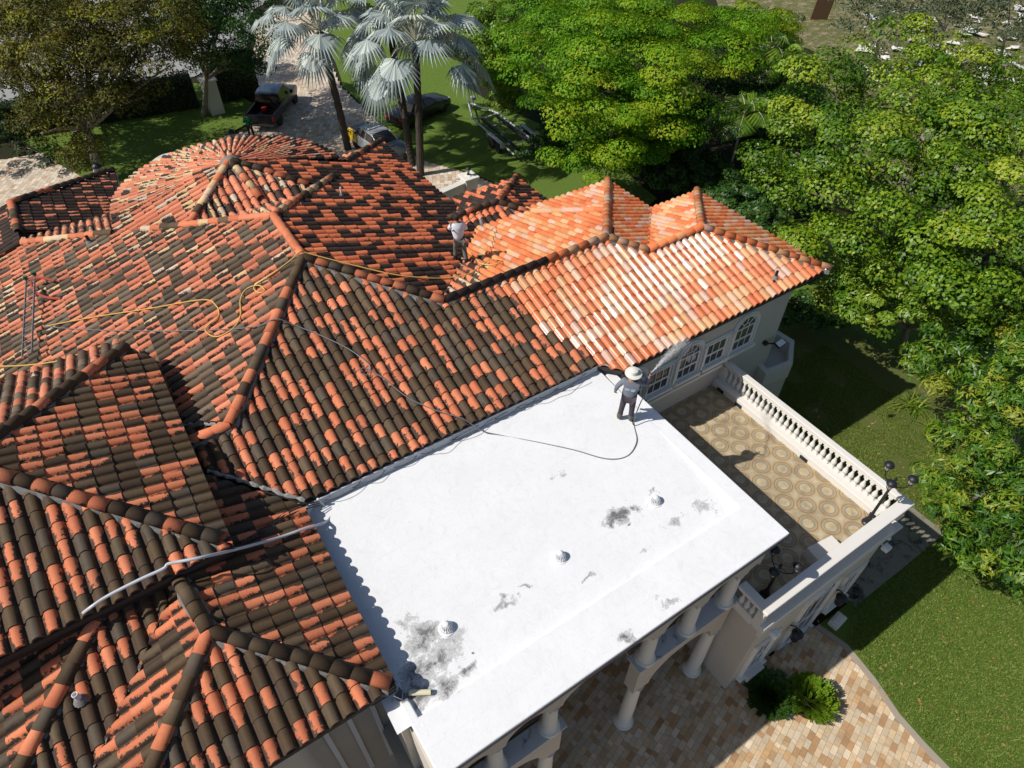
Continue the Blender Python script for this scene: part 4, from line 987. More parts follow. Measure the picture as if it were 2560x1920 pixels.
def fan_palm(label, base_pt, top, n=26, r=1.25, seed=1, group='silver fan palms by the driveway'):
    random.seed(seed); b = Vector((base_pt[0], base_pt[1], 0)); o = empty('silver_palm', b, 0, label, 'palm tree', group); top = Vector(top)-b
    mb = MB(); pts = smooth_path([Vector((0,0,-.1)), top*.35+Vector((.04,0,0)), top*.75, top], 8); rr = []
    for i in range(len(pts)): rr.append(.235-.05*i/len(pts)+(.014 if i%2 else -.01))
    mb.tube(pts, rr, 12); mb.build('trunk', PTRUNK, o, smooth=False)
    V = []; Q = []; R = []; pm = MB()
    ga = 2.39996
    for i in range(n):
        f = i/(n-1); el = math.radians(80-90*f**.9); az = i*ga+random.uniform(-.2,.2)
        d = Vector((math.cos(az)*math.cos(el), math.sin(az)*math.cos(el), math.sin(el)))
        L_ = random.uniform(1.4,2.0)*r*(.85+.3*f); p1 = top + Vector((0,0,.2)) + d*L_*.55; p2 = top+Vector((0,0,.2))+d*L_+Vector((0,0,-.12*L_*(1+f)))
        pm.tube([top+Vector((0,0,.05)), p1, p2], [.045,.03,.02], 5)
        dd = (p2-p1).normalized(); dd.z -= .25*f
        fan_leaf(V, Q, R, p2, dd, .30+.45*f, r*random.uniform(.85,1.1))
    me = bpy.data.meshes.new('fronds'); me.from_pydata(V, [], [tuple(dict.fromkeys(q)) for q in Q]); me.materials.append(PALMS)
    at = me.attributes.new('rnd','FLOAT','FACE'); at.data.foreach_set('value', np.array(R, dtype=np.float32))
    fo = bpy.data.objects.new('fronds', me); C.objects.link(fo); fo.parent = o
    pm.build('leaf_stalk', PETI, o)
    return o
fan_palm('silver fan palm on the left, its leaning trunk rising from the driveway', px(752,322,0), px(690,66,7.4), 24, 1.5, 3)
fan_palm('silver fan palm nearest the villa with a pale ringed trunk and the fullest crown', px(908,378,0), px(898,90,7.5), 27, 1.55, 5)
fan_palm('silver fan palm just behind the nearest one, crown hidden among its fronds', px(890,358,0), px(838,40,7.2), 15, 1.4, 8)
random.seed(21)
# ---- feather palms
G_ARECA = leaf_mat('areca_leaf', [(.05,.14,.010),(.08,.19,.014),(.13,.25,.02),(.22,.29,.03)], .35, .5, .25)
def areca(label, base_pt, h, n, r, seed, group='feather palms between the tree masses'):
    random.seed(seed); b = Vector((base_pt[0], base_pt[1], 0)); o = empty('feather_palm', b, 0, label, 'palm tree', group)
    V = []; Q = []; R = []; tr = MB()
    stems = max(1, n//6)
    tops = []
    for k in range(stems):
        tp = Vector((random.uniform(-.5,.5), random.uniform(-.5,.5), h*random.uniform(.8,1.05))); tr.tube([(tp.x*.2,tp.y*.2,0), (tp.x*.6,tp.y*.6,tp.z*.5), tp], .06, 6); tops.append(tp)
    st = MB()
    for i in range(n):
        tp = tops[i%stems]; az = i*2.4+random.uniform(-.3,.3); el = math.radians(random.uniform(25,75)); d = Vector((math.cos(az)*math.cos(el), math.sin(az)*math.cos(el), math.sin(el)))
        pts = [tp + d*r*t + Vector((0,0,-1))*.75*r*t*t for t in [q/10 for q in range(11)]]; st.tube(pts, [.025-.002*q for q in range(11)], 4)
        side0 = d.cross(Vector((0,0,1))).normalized()
        for j in range(2, 30):
            t = j/30*10; a = int(t); p = pts[a].lerp(pts[min(a+1,10)], t-a); tg = (pts[min(a+1,10)]-pts[max(a-1,0)]).normalized()
            ll = .42*r*math.sin(math.pi*min(1,j/30*.9+.12))
            for sg in (-1,1):
                q = (side0*sg+tg*.6+Vector((0,0,-.25))).normalized(); e = p+q*ll+Vector((0,0,-.12*ll)); wv = tg*.05; m1 = p.lerp(e,.45)+Vector((0,0,.02))
                bb = len(V); V += [tuple(p), tuple(m1+wv), tuple(e), tuple(m1-wv)]; Q.append((bb,bb+1,bb+2,bb+3)); R.append(random.random())
    me = bpy.data.meshes.new('fronds'); me.from_pydata(V, [], Q); me.materials.append(G_ARECA)
    at = me.attributes.new('rnd','FLOAT','FACE'); at.data.foreach_set('value', np.array(R, dtype=np.float32))
    fo = bpy.data.objects.new('fronds', me); C.objects.link(fo); fo.parent = o
    st.build('leaf_rib', PETI, o); tr.build('trunk', BARKP, o)
    return o
areca('tall feather palm with sunlit fronds between the two big tree masses', px(1625,340,0), 6.6, 16, 2.8, 2)
areca('feather palm with hanging fronds in shade behind the right orange roof peak', px(1560,420,0), 5.6, 15, 2.6, 4)
areca('small feather palm with yellowish fronds at the left foot of the glossy tree', px(1640,480,0), 3.6, 12, 2.1, 6)
areca('faint feather palm at the foot of the dry strip', px(1720,260,0), 3.2, 10, 1.6, 12)
def strap_clump(label, base_pt, n, ln, mat):
    o = empty('strap_leaf_plant', base_pt, 0, label, 'plant'); V = []; Q = []; R = []
    for i in range(n):
        az = random.uniform(0,6.283); el = math.radians(random.uniform(20,80)); d = Vector((math.cos(az)*math.cos(el), math.sin(az)*math.cos(el), math.sin(el))); sd = d.cross(Vector((0,0,1))).normalized()*.028; l_ = ln*random.uniform(.6,1.1); o0 = Vector((random.uniform(-.25,.25), random.uniform(-.25,.25), 0)); prev = None; rr = random.random()
        for k in range(5):
            t = k/4; p = o0+d*l_*t+Vector((0,0,-.55*l_*t*t)); w_ = sd*(1-.8*t); b = len(V); V += [tuple(p-w_), tuple(p+w_)]
            if k: Q.append((b-2,b-1,b+1,b)); R.append(rr)
    me = bpy.data.meshes.new('foliage'); me.from_pydata(V, [], Q); me.materials.append(mat)
    at = me.attributes.new('rnd','FLOAT','FACE'); at.data.foreach_set('value', np.array(R, dtype=np.float32))
    fo = bpy.data.objects.new('foliage', me); C.objects.link(fo); fo.parent = o
strap_clump('strap leaved plant clump at the lawn edge below the glossy tree', px(1970,880,0), 90, 1.3, G_LONG)
strap_clump('second strap leaved plant clump nearer the lamp post at the lawn edge', px(2020,930,0), 70, 1.0, G_SHRUB)
# ---- shrub on the paving
def spiky(label, base_pt, n, h, r, seed, mat):
    random.seed(seed); b = Vector((base_pt[0], base_pt[1], 0)); o = empty('fern_shrub', b, 0, label, 'shrub')
    V = []; Q = []; R = []
    for i in range(n):
        az = random.uniform(0, 6.283); rad = r*math.sqrt(random.random()); hh = h*(1-.5*(rad/r)**2)*random.uniform(.7,1.1)
        tip = Vector((math.cos(az)*rad, math.sin(az)*rad, hh)); root = tip*.35; root.z = hh*.3
        d = (tip-root).normalized(); side = d.cross(Vector((0,0,1))); side = side.normalized() if side.length > .05 else Vector((1,0,0))
        ln = (tip-root).length
        for j in range(12):
            t = .25+.75*j/11; p = root.lerp(tip, t); rr = .055*(1-.5*t)
            q0 = side*rr; lf = d*.085+Vector((0,0,.01))
            for sg in (-1,1):
                bb = len(V); a = p; e = p+lf+q0*sg*1.7; V += [tuple(a), tuple(p+lf*.3+q0*sg*1.2), tuple(e), tuple(p+lf*.8+q0*sg*.3)]; Q.append((bb,bb+1,bb+2,bb+3)); R.append(random.random())
    me = bpy.data.meshes.new('foliage'); me.from_pydata(V, [], Q); me.materials.append(mat)
    at = me.attributes.new('rnd','FLOAT','FACE'); at.data.foreach_set('value', np.array(R, dtype=np.float32))
    fo = bpy.data.objects.new('foliage', me); C.objects.link(fo); fo.parent = o
    mb = MB(); mb.lathe([(r*.75,-.01),(r*.7,.05),(r*.2,.1)], (0,0,0), 14); mb.build('soil_bed', SOIL, o)
    return o
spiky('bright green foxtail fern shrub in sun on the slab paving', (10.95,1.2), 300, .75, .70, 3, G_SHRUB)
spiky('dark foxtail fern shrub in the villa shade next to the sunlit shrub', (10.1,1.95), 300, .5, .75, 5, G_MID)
# fallen leaves on the lawn
n = 330; P = np.zeros((n,3)); P[:,0] = rng.uniform(12.9, 22, n); P[:,1] = rng.uniform(-4, 9, n); P[:,2] = .045
lf = leaf_mesh('fallen_leaves', P, np.tile([0,0,1.0],(n,1)), .11, leaf_mat('dry_leaf', [(.45,.16,.04),(.5,.25,.08),(.55,.35,.15),(.35,.14,.05)], .7, .2, .1), aspect=.55, jitter=.2); tag(lf, kind='stuff')
# grass blades on the near lawn, one mass
def blades(name, x0, x1, y0, y1, n, ok, mat):
    X = rng.uniform(x0,x1,n); Y = rng.uniform(y0,y1,n); k = ok(X,Y); X = X[k]; Y = Y[k]; n = len(X)
    a = rng.uniform(0,6.28,n); h = rng.uniform(.03,.075,n); wdt = rng.uniform(.008,.016,n)
    dx = np.cos(a)*wdt; dy = np.sin(a)*wdt; lx = rng.normal(0,.025,n); ly = rng.normal(0,.025,n)
    V = np.stack([np.stack([X-dx,Y-dy,np.full(n,.02)],1), np.stack([X+dx,Y+dy,np.full(n,.02)],1), np.stack([X+dx*.4+lx,Y+dy*.4+ly,.02+h],1), np.stack([X-dx*.4+lx,Y-dy*.4+ly,.02+h],1)],1).reshape(-1,3)
    o = mesh_from_arrays(name, V, np.arange(n*4).reshape(n,4), mat)
    at = o.data.attributes.new('rnd','FLOAT','FACE'); at.data.foreach_set('value', rng.uniform(0,1,n).astype(np.float32)); tag(o, kind='stuff'); return o
BL = leaf_mat('grass_blade', [(.13,.22,.03),(.17,.27,.04),(.22,.30,.055),(.33,.34,.11)], .7, .15, .3)
blades('grass', 12.5, 24, -4, 11, 230000, lambda X,Y: (X > np.interp(Y, [-4,-1.3,-.43,.54,1.65,2.55,9.5],[12.8,12.85,12.9,13.15,13.35,14.8,14.8])) & ~((X<19.4)&(Y>2.3)&(Y<3.75)) & ((Y<3.5)|(np.sin(X*1.7+Y*2.1)+np.sin(X*3.1-Y*1.3)<1.1)), BL)
# rubble in the lot, top right
def rubble():
    mb = MB()
    for i in range(150):
        x = random.uniform(1860,2240); y = random.uniform(-30,190); c = px(x, y, 0); s_ = random.uniform(.2,1.0)
        vs = [(c.x+random.uniform(-1,1)*s_, c.y+random.uniform(-1,1)*s_, random.uniform(0,.5)*s_) for _ in range(6)]
        mb.add(vs, [(0,1,2),(0,2,3),(0,3,4),(1,4,5),(2,5,3),(0,1,4),(2,1,5)])
    o = mb.build('rubble', varied('rubble_stone', (.55,.53,.50), (.74,.72,.68), 1.5, .95, .1, .5)); tag(o, kind='stuff')
rubble()
def board(name, label, cat, x, y, z, w, h, mat, rz=0, tilt=.2):
    c = px(x, y, z); mb = MB(); mb.box((-w/2,-.03,0),(w/2,.03,h)); o = mb.build(name, mat); o.location = c; o.rotation_euler = (tilt,0,rz); return tag(o, label, cat)
board('plywood_sheet', 'reddish brown plywood sheet leaning at the top of the dry strip', 'board', 1768, 42, 0, 1.6, 2.0, new_mat('plywood', (.22,.12,.07), .8), math.radians(-33), .2)
random.seed(77)
# ------------------------------------------------------------------ site furniture
def lantern_head(parent, loc, s=1.0, lamp_up=True):
    mb = MB(); mb.lathe([(.02*s,.41*s),(.09*s,.39*s),(.155*s,.34*s),(.18*s,.28*s),(.185*s,.265*s),(.17*s,.255*s)], (0,0,0), 14); mb.lathe([(.06*s,-.02*s),(.085*s,.0),(.08*s,.02*s)], (0,0,0), 12); mb.lathe([(.014*s,.40*s),(.022*s,.43*s),(.006*s,.47*s)], (0,0,0), 8)
    for k in range(6):
        a = k*math.pi/3; mb.tube([(.08*s*math.cos(a),.08*s*math.sin(a),.02*s),(.145*s*math.cos(a),.145*s*math.sin(a),.26*s)], .008*s, 4)
    h = mb.build('lantern', DARKM, parent, smooth=True); h.location = loc
    g = MB(); g.lathe([(.07*s,.02*s),(.135*s,.255*s)], (0,0,0), 12); g.build('lantern_glass', FROSTED, h, smooth=True)
    return h
def lamp_post(label, x, y, hh):
    o = empty('lamp_post', (x, y, ZF), 0, label, 'lamp post', 'three headed lamp posts on the terrace')
    mb = MB(); mb.lathe([(.14,0),(.14,.05),(.10,.09),(.105,.16),(.06,.24),(.06,.30),(.045,.34),(.04,.38),(.033,hh)], (0,0,0), 14); mb.build('pole', DARKM, o, smooth=True)
    for k, a in enumerate((70, 190, 310)):
        a = math.radians(a); d = Vector((math.cos(a), math.sin(a), 0)); am = MB()
        am.tube(smooth_path([Vector((0,0,hh-.16)), d*.16+Vector((0,0,hh-.24)), d*.31+Vector((0,0,hh-.17)), d*.36+Vector((0,0,hh-.02))], 5), .016, 6); am.tube(smooth_path([Vector((0,0,hh-.05)), d*.12+Vector((0,0,hh-.10)), d*.2+Vector((0,0,hh-.2))], 5), .010, 5)
        am.build('arm', DARKM, o, smooth=True)
        lantern_head(o, d*.36+Vector((0,0,hh)), .72)
    mb = MB(); mb.lathe([(.03,hh),(.045,hh+.05),(.02,hh+.1),(.005,hh+.16)], (0,0,0), 8); mb.build('finial', DARKM, o)
    return o
lamp_post('sunlit three headed lamp post in the far right corner of the terrace', 13.93, 3.24, 1.95)
lamp_post('shaded three headed lamp post near the white roof corner on the terrace', 9.87, 3.3, 1.45)
mb = MB(); mb.prism([(11.60,3.53),(12.46,3.42),(12.42,3.02),(11.52,3.02)], ZF+.002, ZF+.42); tag(mb.build('ac_plinth', CAST, bevel=.015), 'low pale stucco box against the front balustrade of the terrace', 'box')
# wall lamps on the ground floor front, floodlight and speakers
def dome_lamp(label, s, z, y=2.76):
    o = empty('wall_lantern', (s, y, z), 0, label, 'wall lamp', 'black lanterns along the ground floor front')
    mb = MB(); mb.tube(smooth_path([Vector((0,0,0)), Vector((0,-.14,.16)), Vector((0,-.26,.12)), Vector((0,-.28,.02))], 4), .02, 6); mb.build('bracket', DARKM, o)
    mb = MB(); mb.lathe([(.05,-.42),(.11,-.38),(.14,-.10),(.17,-.04),(.10,.03),(.02,.06)], (0,-.28,0), 14); mb.build('lantern', DARKM, o, smooth=True)
    return o
dome_lamp('black lantern between the near window and the glazed door', 11.25, 1.75); dome_lamp('black lantern between the glazed door and the far window', 13.1, 1.9); dome_lamp('black lantern at the far end of the ground floor front', 14.35, 1.0)
def flood(label, loc, rz=0):
    o = empty('floodlight', loc, rz, label, 'floodlight', 'white floodlights under the cornice')
    mb = MB(); mb.box((-.11,-.30,-.10),(.11,-.10,.08)); mb.build('housing', WHITEP, o, bevel=.03)
    mb = MB(); mb.tube([(0,0,0),(0,-.12,-.02)], .03, 8); mb.tube([(-.13,-.22,0),(-.13,-.12,.05),(.13,-.12,.05),(.13,-.22,0)], .012, 5); mb.build('bracket', WHITEP, o)
    return o
flood('white floodlight at the far front corner below the cornice', (14.35,2.76,3.35)); flood('white floodlight at the near front corner below the cornice', (9.7,2.76,3.45))
o = empty('security_camera', (14.5,2.76,3.6), 0, 'small white dome camera at the outer corner under the cornice', 'camera'); mb = MB(); mb.lathe([(.05,0),(.06,-.04),(.05,-.09),(.02,-.11)], (0,-.08,0), 12); mb.build('dome', WHITEP, o, smooth=True); mb = MB(); mb.box((-.05,-.1,0),(.05,0,.03)); mb.build('bracket', WHITEP, o)
o = empty('wall_floodlight', (16.45,9.5,4.95), 0, 'black wall floodlight with a bright reflecting panel on the right wall', 'floodlight')
mb = MB(); mb.box((-.06,-.14,-.06),(.06,0,.06)); mb.tube([(0,-.1,0),(.3,-.26,-.02)], .03, 6); mb.build('bracket', DARKM, o)
mb = MB(); mb.box((-.24,-.12,-.02),(.24,.12,.035)); h = mb.build('housing', DARKM, o); h.location = (.42,-.34,-.02); h.rotation_euler = (.35,.1,.15)
mb = MB(); mb.box((-.21,-.10,.036),(.21,.10,.042)); mb.build('panel', new_mat('bright_panel', (.85,.87,.9), .15, .6), h)
o = empty('stone_block', (13.6,2.3,0), .1, 'pale concrete block on the shaded grass below the far window', 'block'); mb = MB(); mb.box((-.28,-.16,0),(.28,.16,.2)); mb.box((-.2,-.1,.2),(.2,.1,.26)); mb.build('block', STUCCO_D, o, bevel=.03)
# conduit over the roofs
def tube_thing(name, label, cat, pts, r, mat, k=5, n=8, kind=None, group=None):
    mb = MB(); mb.tube(smooth_path(pts, k), r, n); o = mb.build(name, mat, None, smooth=True); return tag(o, label, cat, group, kind)
cd = [px(180,1324,8.72), px(196,1312,8.84), px(232,1288,8.88), px(300,1253,8.92), px(352,1229,8.94), px(362,1219,8.96), px(378,1215,8.96), px(440,1203,8.92), px(520,1184,8.35), px(600,1162,7.85), px(650,1145,7.70), px(690,1133,7.45), px(706,1126,7.2), px(714,1112,7.14), px(703,1095,7.14), px(686,1078,7.5)]
tube_thing('conduit', 'grey plastic conduit laid across the near roofs and bent onto the white roof', 'pipe', cd, .031, GREYPVC, 6, 8)
# hoses
def hose(name, label, pts, r, mat): return tube_thing(name, label, 'hose', pts, r, mat, 6, 6)
yl = [on('left',104,712,.13)]+[on('left',x,y,.12) for x,y in ((200,693),(330,673),(440,655),(470,668),(475,690),(455,708),(447,722),(470,735),(505,718),(522,690),(522,655),(535,632),(560,624),(574,634),(562,640),(552,626),(590,600),(630,570))]
yl += [on('right',652,557,.22),on('right',668,559,.18),on('right',750,578,.14),on('right',850,600,.12),on('right',920,608,.13),on('right',960,609,.14),on('link',1010,600,.12),on('link',1035,585,.12),on('link',1060,567,.12),on('link',1083,570,.12),on('link',1070,578,.12),on('link',1042,578,.13),on('link',1030,568,.13),on('link',1008,552,.2)]
hose('yellow_hose', 'long yellow pressure hose looping over the ridge to the man in white', yl, .016, YEL)
hose('yellow_hose', 'short yellow hose across the front of the small roof at the left edge', [on('upper_back',-20,800,.14),on('upper_back',40,799,.14),on('upper_back',90,795,.14),on('upper_back',130,789,.14)], .016, YEL)
gl = [on('left',104,712,.12),on('left',200,719,.11),on('left',350,722,.11),on('left',480,719,.11),on('left',560,712,.12),on('left',600,702,.2),on('front',640,712,.14),on('front',700,735,.13),on('front',760,765,.13),on('front',800,798,.13),on('front',793,818,.13),on('front',780,812,.13),on('front',790,803,.13),on('front',830,825,.13),on('front',880,865,.13),on('front',940,893,.13),on('front',1000,912,.13),px(1040,930,7.32),px(1080,940,7.17),px(1160,955,7.14),px(1240,972,7.12),px(1310,991,7.10),px(1355,985,7.08),px(1375,955,7.1),px(1371,925,7.1),px(1366,900,7.12)]
hose('grey_hose', 'thin grey hose running down the front slope and curling on the white roof', gl, .014, new_mat('grey_hose', (.16,.17,.18), .5))
# black cable bundles along the flashing
for k in range(4):
    pts = []
    for x in range(670, 1290, 24):
        f = (x-670)/620; y = 1082-292*f + 10*math.sin(f*17+k*2.1)+random.uniform(-5,7)+k*3; pts.append(px(x, y, 7.22+.07*abs(math.sin(f*9+k))+.02*k))
    tube_thing('black_cable', 'loose black cable trailing along the foot of the front slope on the white roof', 'cable', pts, .008, BLACK, 3, 4, group='loose black cables along the white roof')
for k in range(3):
    pts = [px(690,1083+k*4,7.42), on('near_right',640,1100+k*6,.1), on('near_right',600,1125+k*4,.09), on('near_right',565,1150+k*5,.09), on('near_right',530,1178+k*2,.14)]
    tube_thing('black_cable', 'black cable bunched over the sooty slope beside the white roof corner', 'cable', pts, .013, BLACK, 5, 5, group='black cables over the sooty slope')
# twisted flashing bead in the valley and dark valley gutters
VAL = varied('valley_metal', (.22,.22,.21), (.34,.34,.33), 9, .6, .3, .4)
def valley(a, b, r, mat=BLACK, w=.05):
    a = Vector(a); b = Vector(b); n = 24; pts = []; rr = []
    for i in range(n+1):
        p = a.lerp(b, i/n)+Vector((random.uniform(-w,w)*.5, random.uniform(-w,w)*.5, .05)); pts.append(p); rr.append(r*(1+.45*math.sin(i*2.1)))
    mb = MB(); mb.tube(pts, rr, 6); return part('valley_flashing', mb, mat)
valley(sp(.9,10.28,6.92), sp(-.75,11.9,7.45), .045, VAL); valley(sp(.12,12.76,7.75), sp(-1.1,13.9,7.4), .035, VAL)
valley(sp(-2.05,9.18,7.55), sp(-5.75,5.45,6.35), .05, DARKM)
valley(sp(6.65,13.85,7.96), sp(10.4,18.3,6.72), .05, DARKM); valley(sp(13.7,12.95,7.63), sp(16.8,16.05,6.62), .035, DARKM)
# roof pipe vents
def pipe_vent(label, p, h=.28, r=.045, mat=DARKM):
    o = empty('vent_pipe', p, 0, label, 'vent pipe'); mb = MB(); mb.lathe([(r,-.15),(r,h),(r*.8,h),(r*.8,h-.06)], (0,0,0), 12); mb.build('pipe', mat, o, smooth=True); mb = MB(); mb.lathe([(r*2.6,-.04),(r*1.9,.02),(r*1.05,.06)], (0,0,0), 12); mb.build('collar', MORTAR, o, smooth=True); return o
pipe_vent('white rimmed vent pipe on the lowest left roof near the picture edge', on('mid_front',180,1516,.12), .22, .05, WHITEP)
pipe_vent('short dark vent pipe near the top of the large left slope', on('left',196,528,.1), .22, .05)
pipe_vent('thin pale vent pipe on the dark checkered slope', on('right',739,425,.1), .25, .03, WHITEP)
pipe_vent('dark vent pipe on the washed slope between the orange peaks', on('link_side',1322,513,.1), .25, .045)
pipe_vent('dark vent pipe near the tip of the right orange slope', on('end_side',1673,605,.1), .22, .04)
# ladder
def ladder():
    a = on('left',67,778,.22); b = on('left',81,622,.42); d = b-a; o = empty('ladder', a, 0, 'aluminium extension ladder with green tips leaning over the left eave, orange straps', 'ladder')
    u = d.normalized(); sd = u.cross(Vector((FW.x,FW.y,FW.z))).normalized()*.15
    ALU = new_mat('ladder_metal', (.30,.27,.26), .4, .5, .5); rl = MB()
    for sg in (-1,1): rl.tube([sd*sg-d*.0, d+sd*sg], .028, 4)
    rl.build('rail', ALU, o); n = int(d.length/.28); rg = MB()
    for i in range(n+1): p = u*.28*i; rg.tube([p-sd, p+sd], .018, 6)
    rg.build('rung', ALU, o)
    gc = new_mat('green_cap', (.02,.14,.07), .5)
    for sg in (-1,1): tp = MB(); tp.box(tuple(d+sd*sg-Vector((.05,.05,.0))), tuple(d+sd*sg+Vector((.05,.05,.12)))); tp.build('tip_cap', gc, o)
    tp = MB(); tp.tube(smooth_path([d*.97, d*.97+RT*.35+Vector((0,0,.05)), d*.95+RT*.75], 4), .04, 6); tp.tube(smooth_path([d*.93, d*.8+RT*.15, d*.72+RT*.5, d*.7+RT*.95], 4), .04, 6)
    tp.build('strap', new_mat('orange_strap', (.42,.07,.04), .5), o)
    return o
ladder()
tag(MB().tube(smooth_path([on('left',94,655,.1), on('left',120,650,.1), on('left',150,640,.12)], 4), .04, 5).build('tool_bundle', BLACK), 'black strap bundle lying on the tiles beside the ladder top', 'strap')
# trowel like tool and rags left in the roof corner
o = empty('roller_frame', px(885,1500,6.98), .4, 'cream paint roller lying in the dirty corner of the white roof', 'paint roller')
mb = MB(); mb.tube([(0,0,.07),(.24,-.32,.06)], .055, 10); mb.build('sleeve', new_mat('cream_nap', (.66,.62,.42), .8), o, smooth=True); mb = MB(); mb.tube([(0,0,.07),(-.06,.1,.1),(-.18,.02,.12),(-.22,.2,.12)], .012, 6); mb.build('handle', CHROME, o)
# white stains and blobs on tiles
mb = MB(); c = on('left',283,630,.09)
# curved pale cornice behind the round roof
ap = smooth_path([px(x, y, 5.6) for x, y in ((318,372),(324,352),(345,336),(370,329),(398,326),(430,326))], 5); mb = MB(); vs = []; fs = []
for k, p in enumerate(ap):
    q = ap[min(k+1,len(ap)-1)]-ap[max(k-1,0)]; n_ = Vector((-q.y,q.x,0)).normalized()
    for (r_, z_) in ((0,0),(.30,0),(.30,-.35),(0,-.35)): vs.append(tuple(p - n_*r_ + Vector((0,0,z_))))
for k in range(len(ap)-1):
    for q in range(4): fs.append((k*4+q, k*4+(q+1)%4, k*4+4+(q+1)%4, k*4+4+q))
mb.add(vs, fs); part('curved_cornice', mb, varied('grey_cornice', (.45,.45,.45), (.6,.6,.6), 3, .7))

# ------------------------------------------------------------------ garden walls, pillars and their lanterns
def pillar(label, x, y, hz, s=.36, lamp=True):
    c = px(x, y, hz); c.z = 0; o = empty('wall_pillar', c, 0, label, 'pillar'); mb = MB(); mb.box((-s,-s,0),(s,s,hz-.14)); mb.build('shaft', STUCCO_D, o); mb = MB(); mb.box((-s-.1,-s-.1,hz-.14),(s+.1,s+.1,hz-.03)); mb.lathe([(s*.75,hz-.03),(s*.3,hz+.06),(.05,hz+.08)], (0,0,0), 4); mb.build('cap', CAST, o, bevel=.03)
    return c
c1 = pillar('pale wall pillar with a small black lantern where the garden wall meets the driveway', 1012, 378, 1.75)
o = empty('pillar_lantern', (c1.x,c1.y,1.80), 0, 'black lantern on the pale pillar of the garden wall beside the lawn', 'lantern'); lantern_head(o, (0,0,.1), .8); mb = MB(); mb.lathe([(.12,0),(.04,.04),(.04,.1)], (0,0,0), 10); mb.build('foot', DARKM, o)
c2 = px(900,440,1.4); c2.z = 0; d = c2-c1; ln = d.length
mb = MB(); mb.box((.36,-.14,0),(ln,.14,1.40)); mb.box((.34,-.2,1.40),(ln,.2,1.5)); o = mb.build('garden_wall', STUCCO_D); o.location = c1; o.rotation_euler = (0,0,math.atan2(d.y,d.x)); tag(o, 'low pale garden wall running from the lantern pillar to the villa', 'wall')
c3 = px(505,305,1.5)
pillar('white capped pillar just behind the round roof', 516, 300, 1.5, .4)
o = empty('pillar_lantern', (px(505,303,1.55)), 0, 'black lantern standing behind the top of the round roof', 'lantern'); lantern_head(o, (0,0,.15), 1.25); mb = MB(); mb.lathe([(.14,0),(.05,.05),(.05,.15)], (0,0,0), 10); mb.build('foot', DARKM, o)
a = px(196,390,2.9); b = px(246,372,2.9); mb = MB(); d = b-a; a.z = 0; ln = (b-a).length; ln = d.length
mb.box((0,-.2,0),(ln,.2,2.72)); mb.box((-.06,-.30,2.72),(ln+.06,.30,2.9)); o = mb.build('gate_wall', CAST, bevel=.04); o.location = a; o.rotation_euler = (0,0,math.atan2(d.y,d.x)); tag(o, 'short white topped wall beside the foot of the olive brown tree', 'wall')
q = px(219,382,2.9); o = empty('pillar_lantern', q, 0, 'black lantern on the short white topped wall at the left', 'lantern'); lantern_head(o, (0,0,.2), 1.35); mb = MB(); mb.lathe([(.15,0),(.06,.05),(.05,.2)], (0,0,0), 10); mb.build('foot', DARKM, o)
pillar('grey gate pillar standing in the hedge gap by the street', 446, 168, 2.4, .45)

# ------------------------------------------------------------------ vehicles
def loft(stations, name, mat, parent, smooth=True):
    "stations: (x, [(y, z), ...]) half sections mirrored about y = 0"
    mb = MB(); vs = []; n = len(stations[0][1]); 
    for x, sec in stations:
        full = [(y, z) for y, z in sec] + [(-y, z) for y, z in sec[::-1]]
        vs += [(x, y, z) for y, z in full]
    k = 2*n; fs = []
    for i in range(len(stations)-1):
        for j in range(k): fs.append((i*k+j, i*k+(j+1)%k, (i+1)*k+(j+1)%k, (i+1)*k+j))
    fs += [tuple(range(k))[::-1], tuple(range((len(stations)-1)*k, len(stations)*k))]
    mb.add(vs, fs); return mb.build(name, mat, parent, smooth=smooth)
TYRE = new_mat('tyre', (.015,.015,.015), .8); RIM = new_mat('rim', (.45,.46,.48), .3, .5, .8)
def wheels(o, xs, y, r, name='wheel'):
    for x in xs:
        for sg in (-1,1):
            w_ = empty(name, (x, sg*y, r)); w_.parent = o
            mb = MB(); mb.lathe([(r*.62,-.11),(r*.95,-.11),(r,-.06),(r,.06),(r*.95,.11),(r*.62,.11)], (0,0,0), 20); t = mb.build('tyre', TYRE, w_, smooth=True); t.rotation_euler = (math.pi/2,0,0)
            mb = MB(); mb.lathe([(r*.1,-.1),(r*.6,-.085),(r*.62,.0),(r*.6,.085),(r*.1,.1)], (0,0,0), 16); t = mb.build('rim', RIM, w_); t.rotation_euler = (math.pi/2,0,0)
def sec(w, z0, zb, zt, wt): return [(w*.86, z0), (w*.99, z0+.12), (w, (z0+zb)/2), (w*.97, zb), (wt, zt), (wt*.45, zt+.02)]
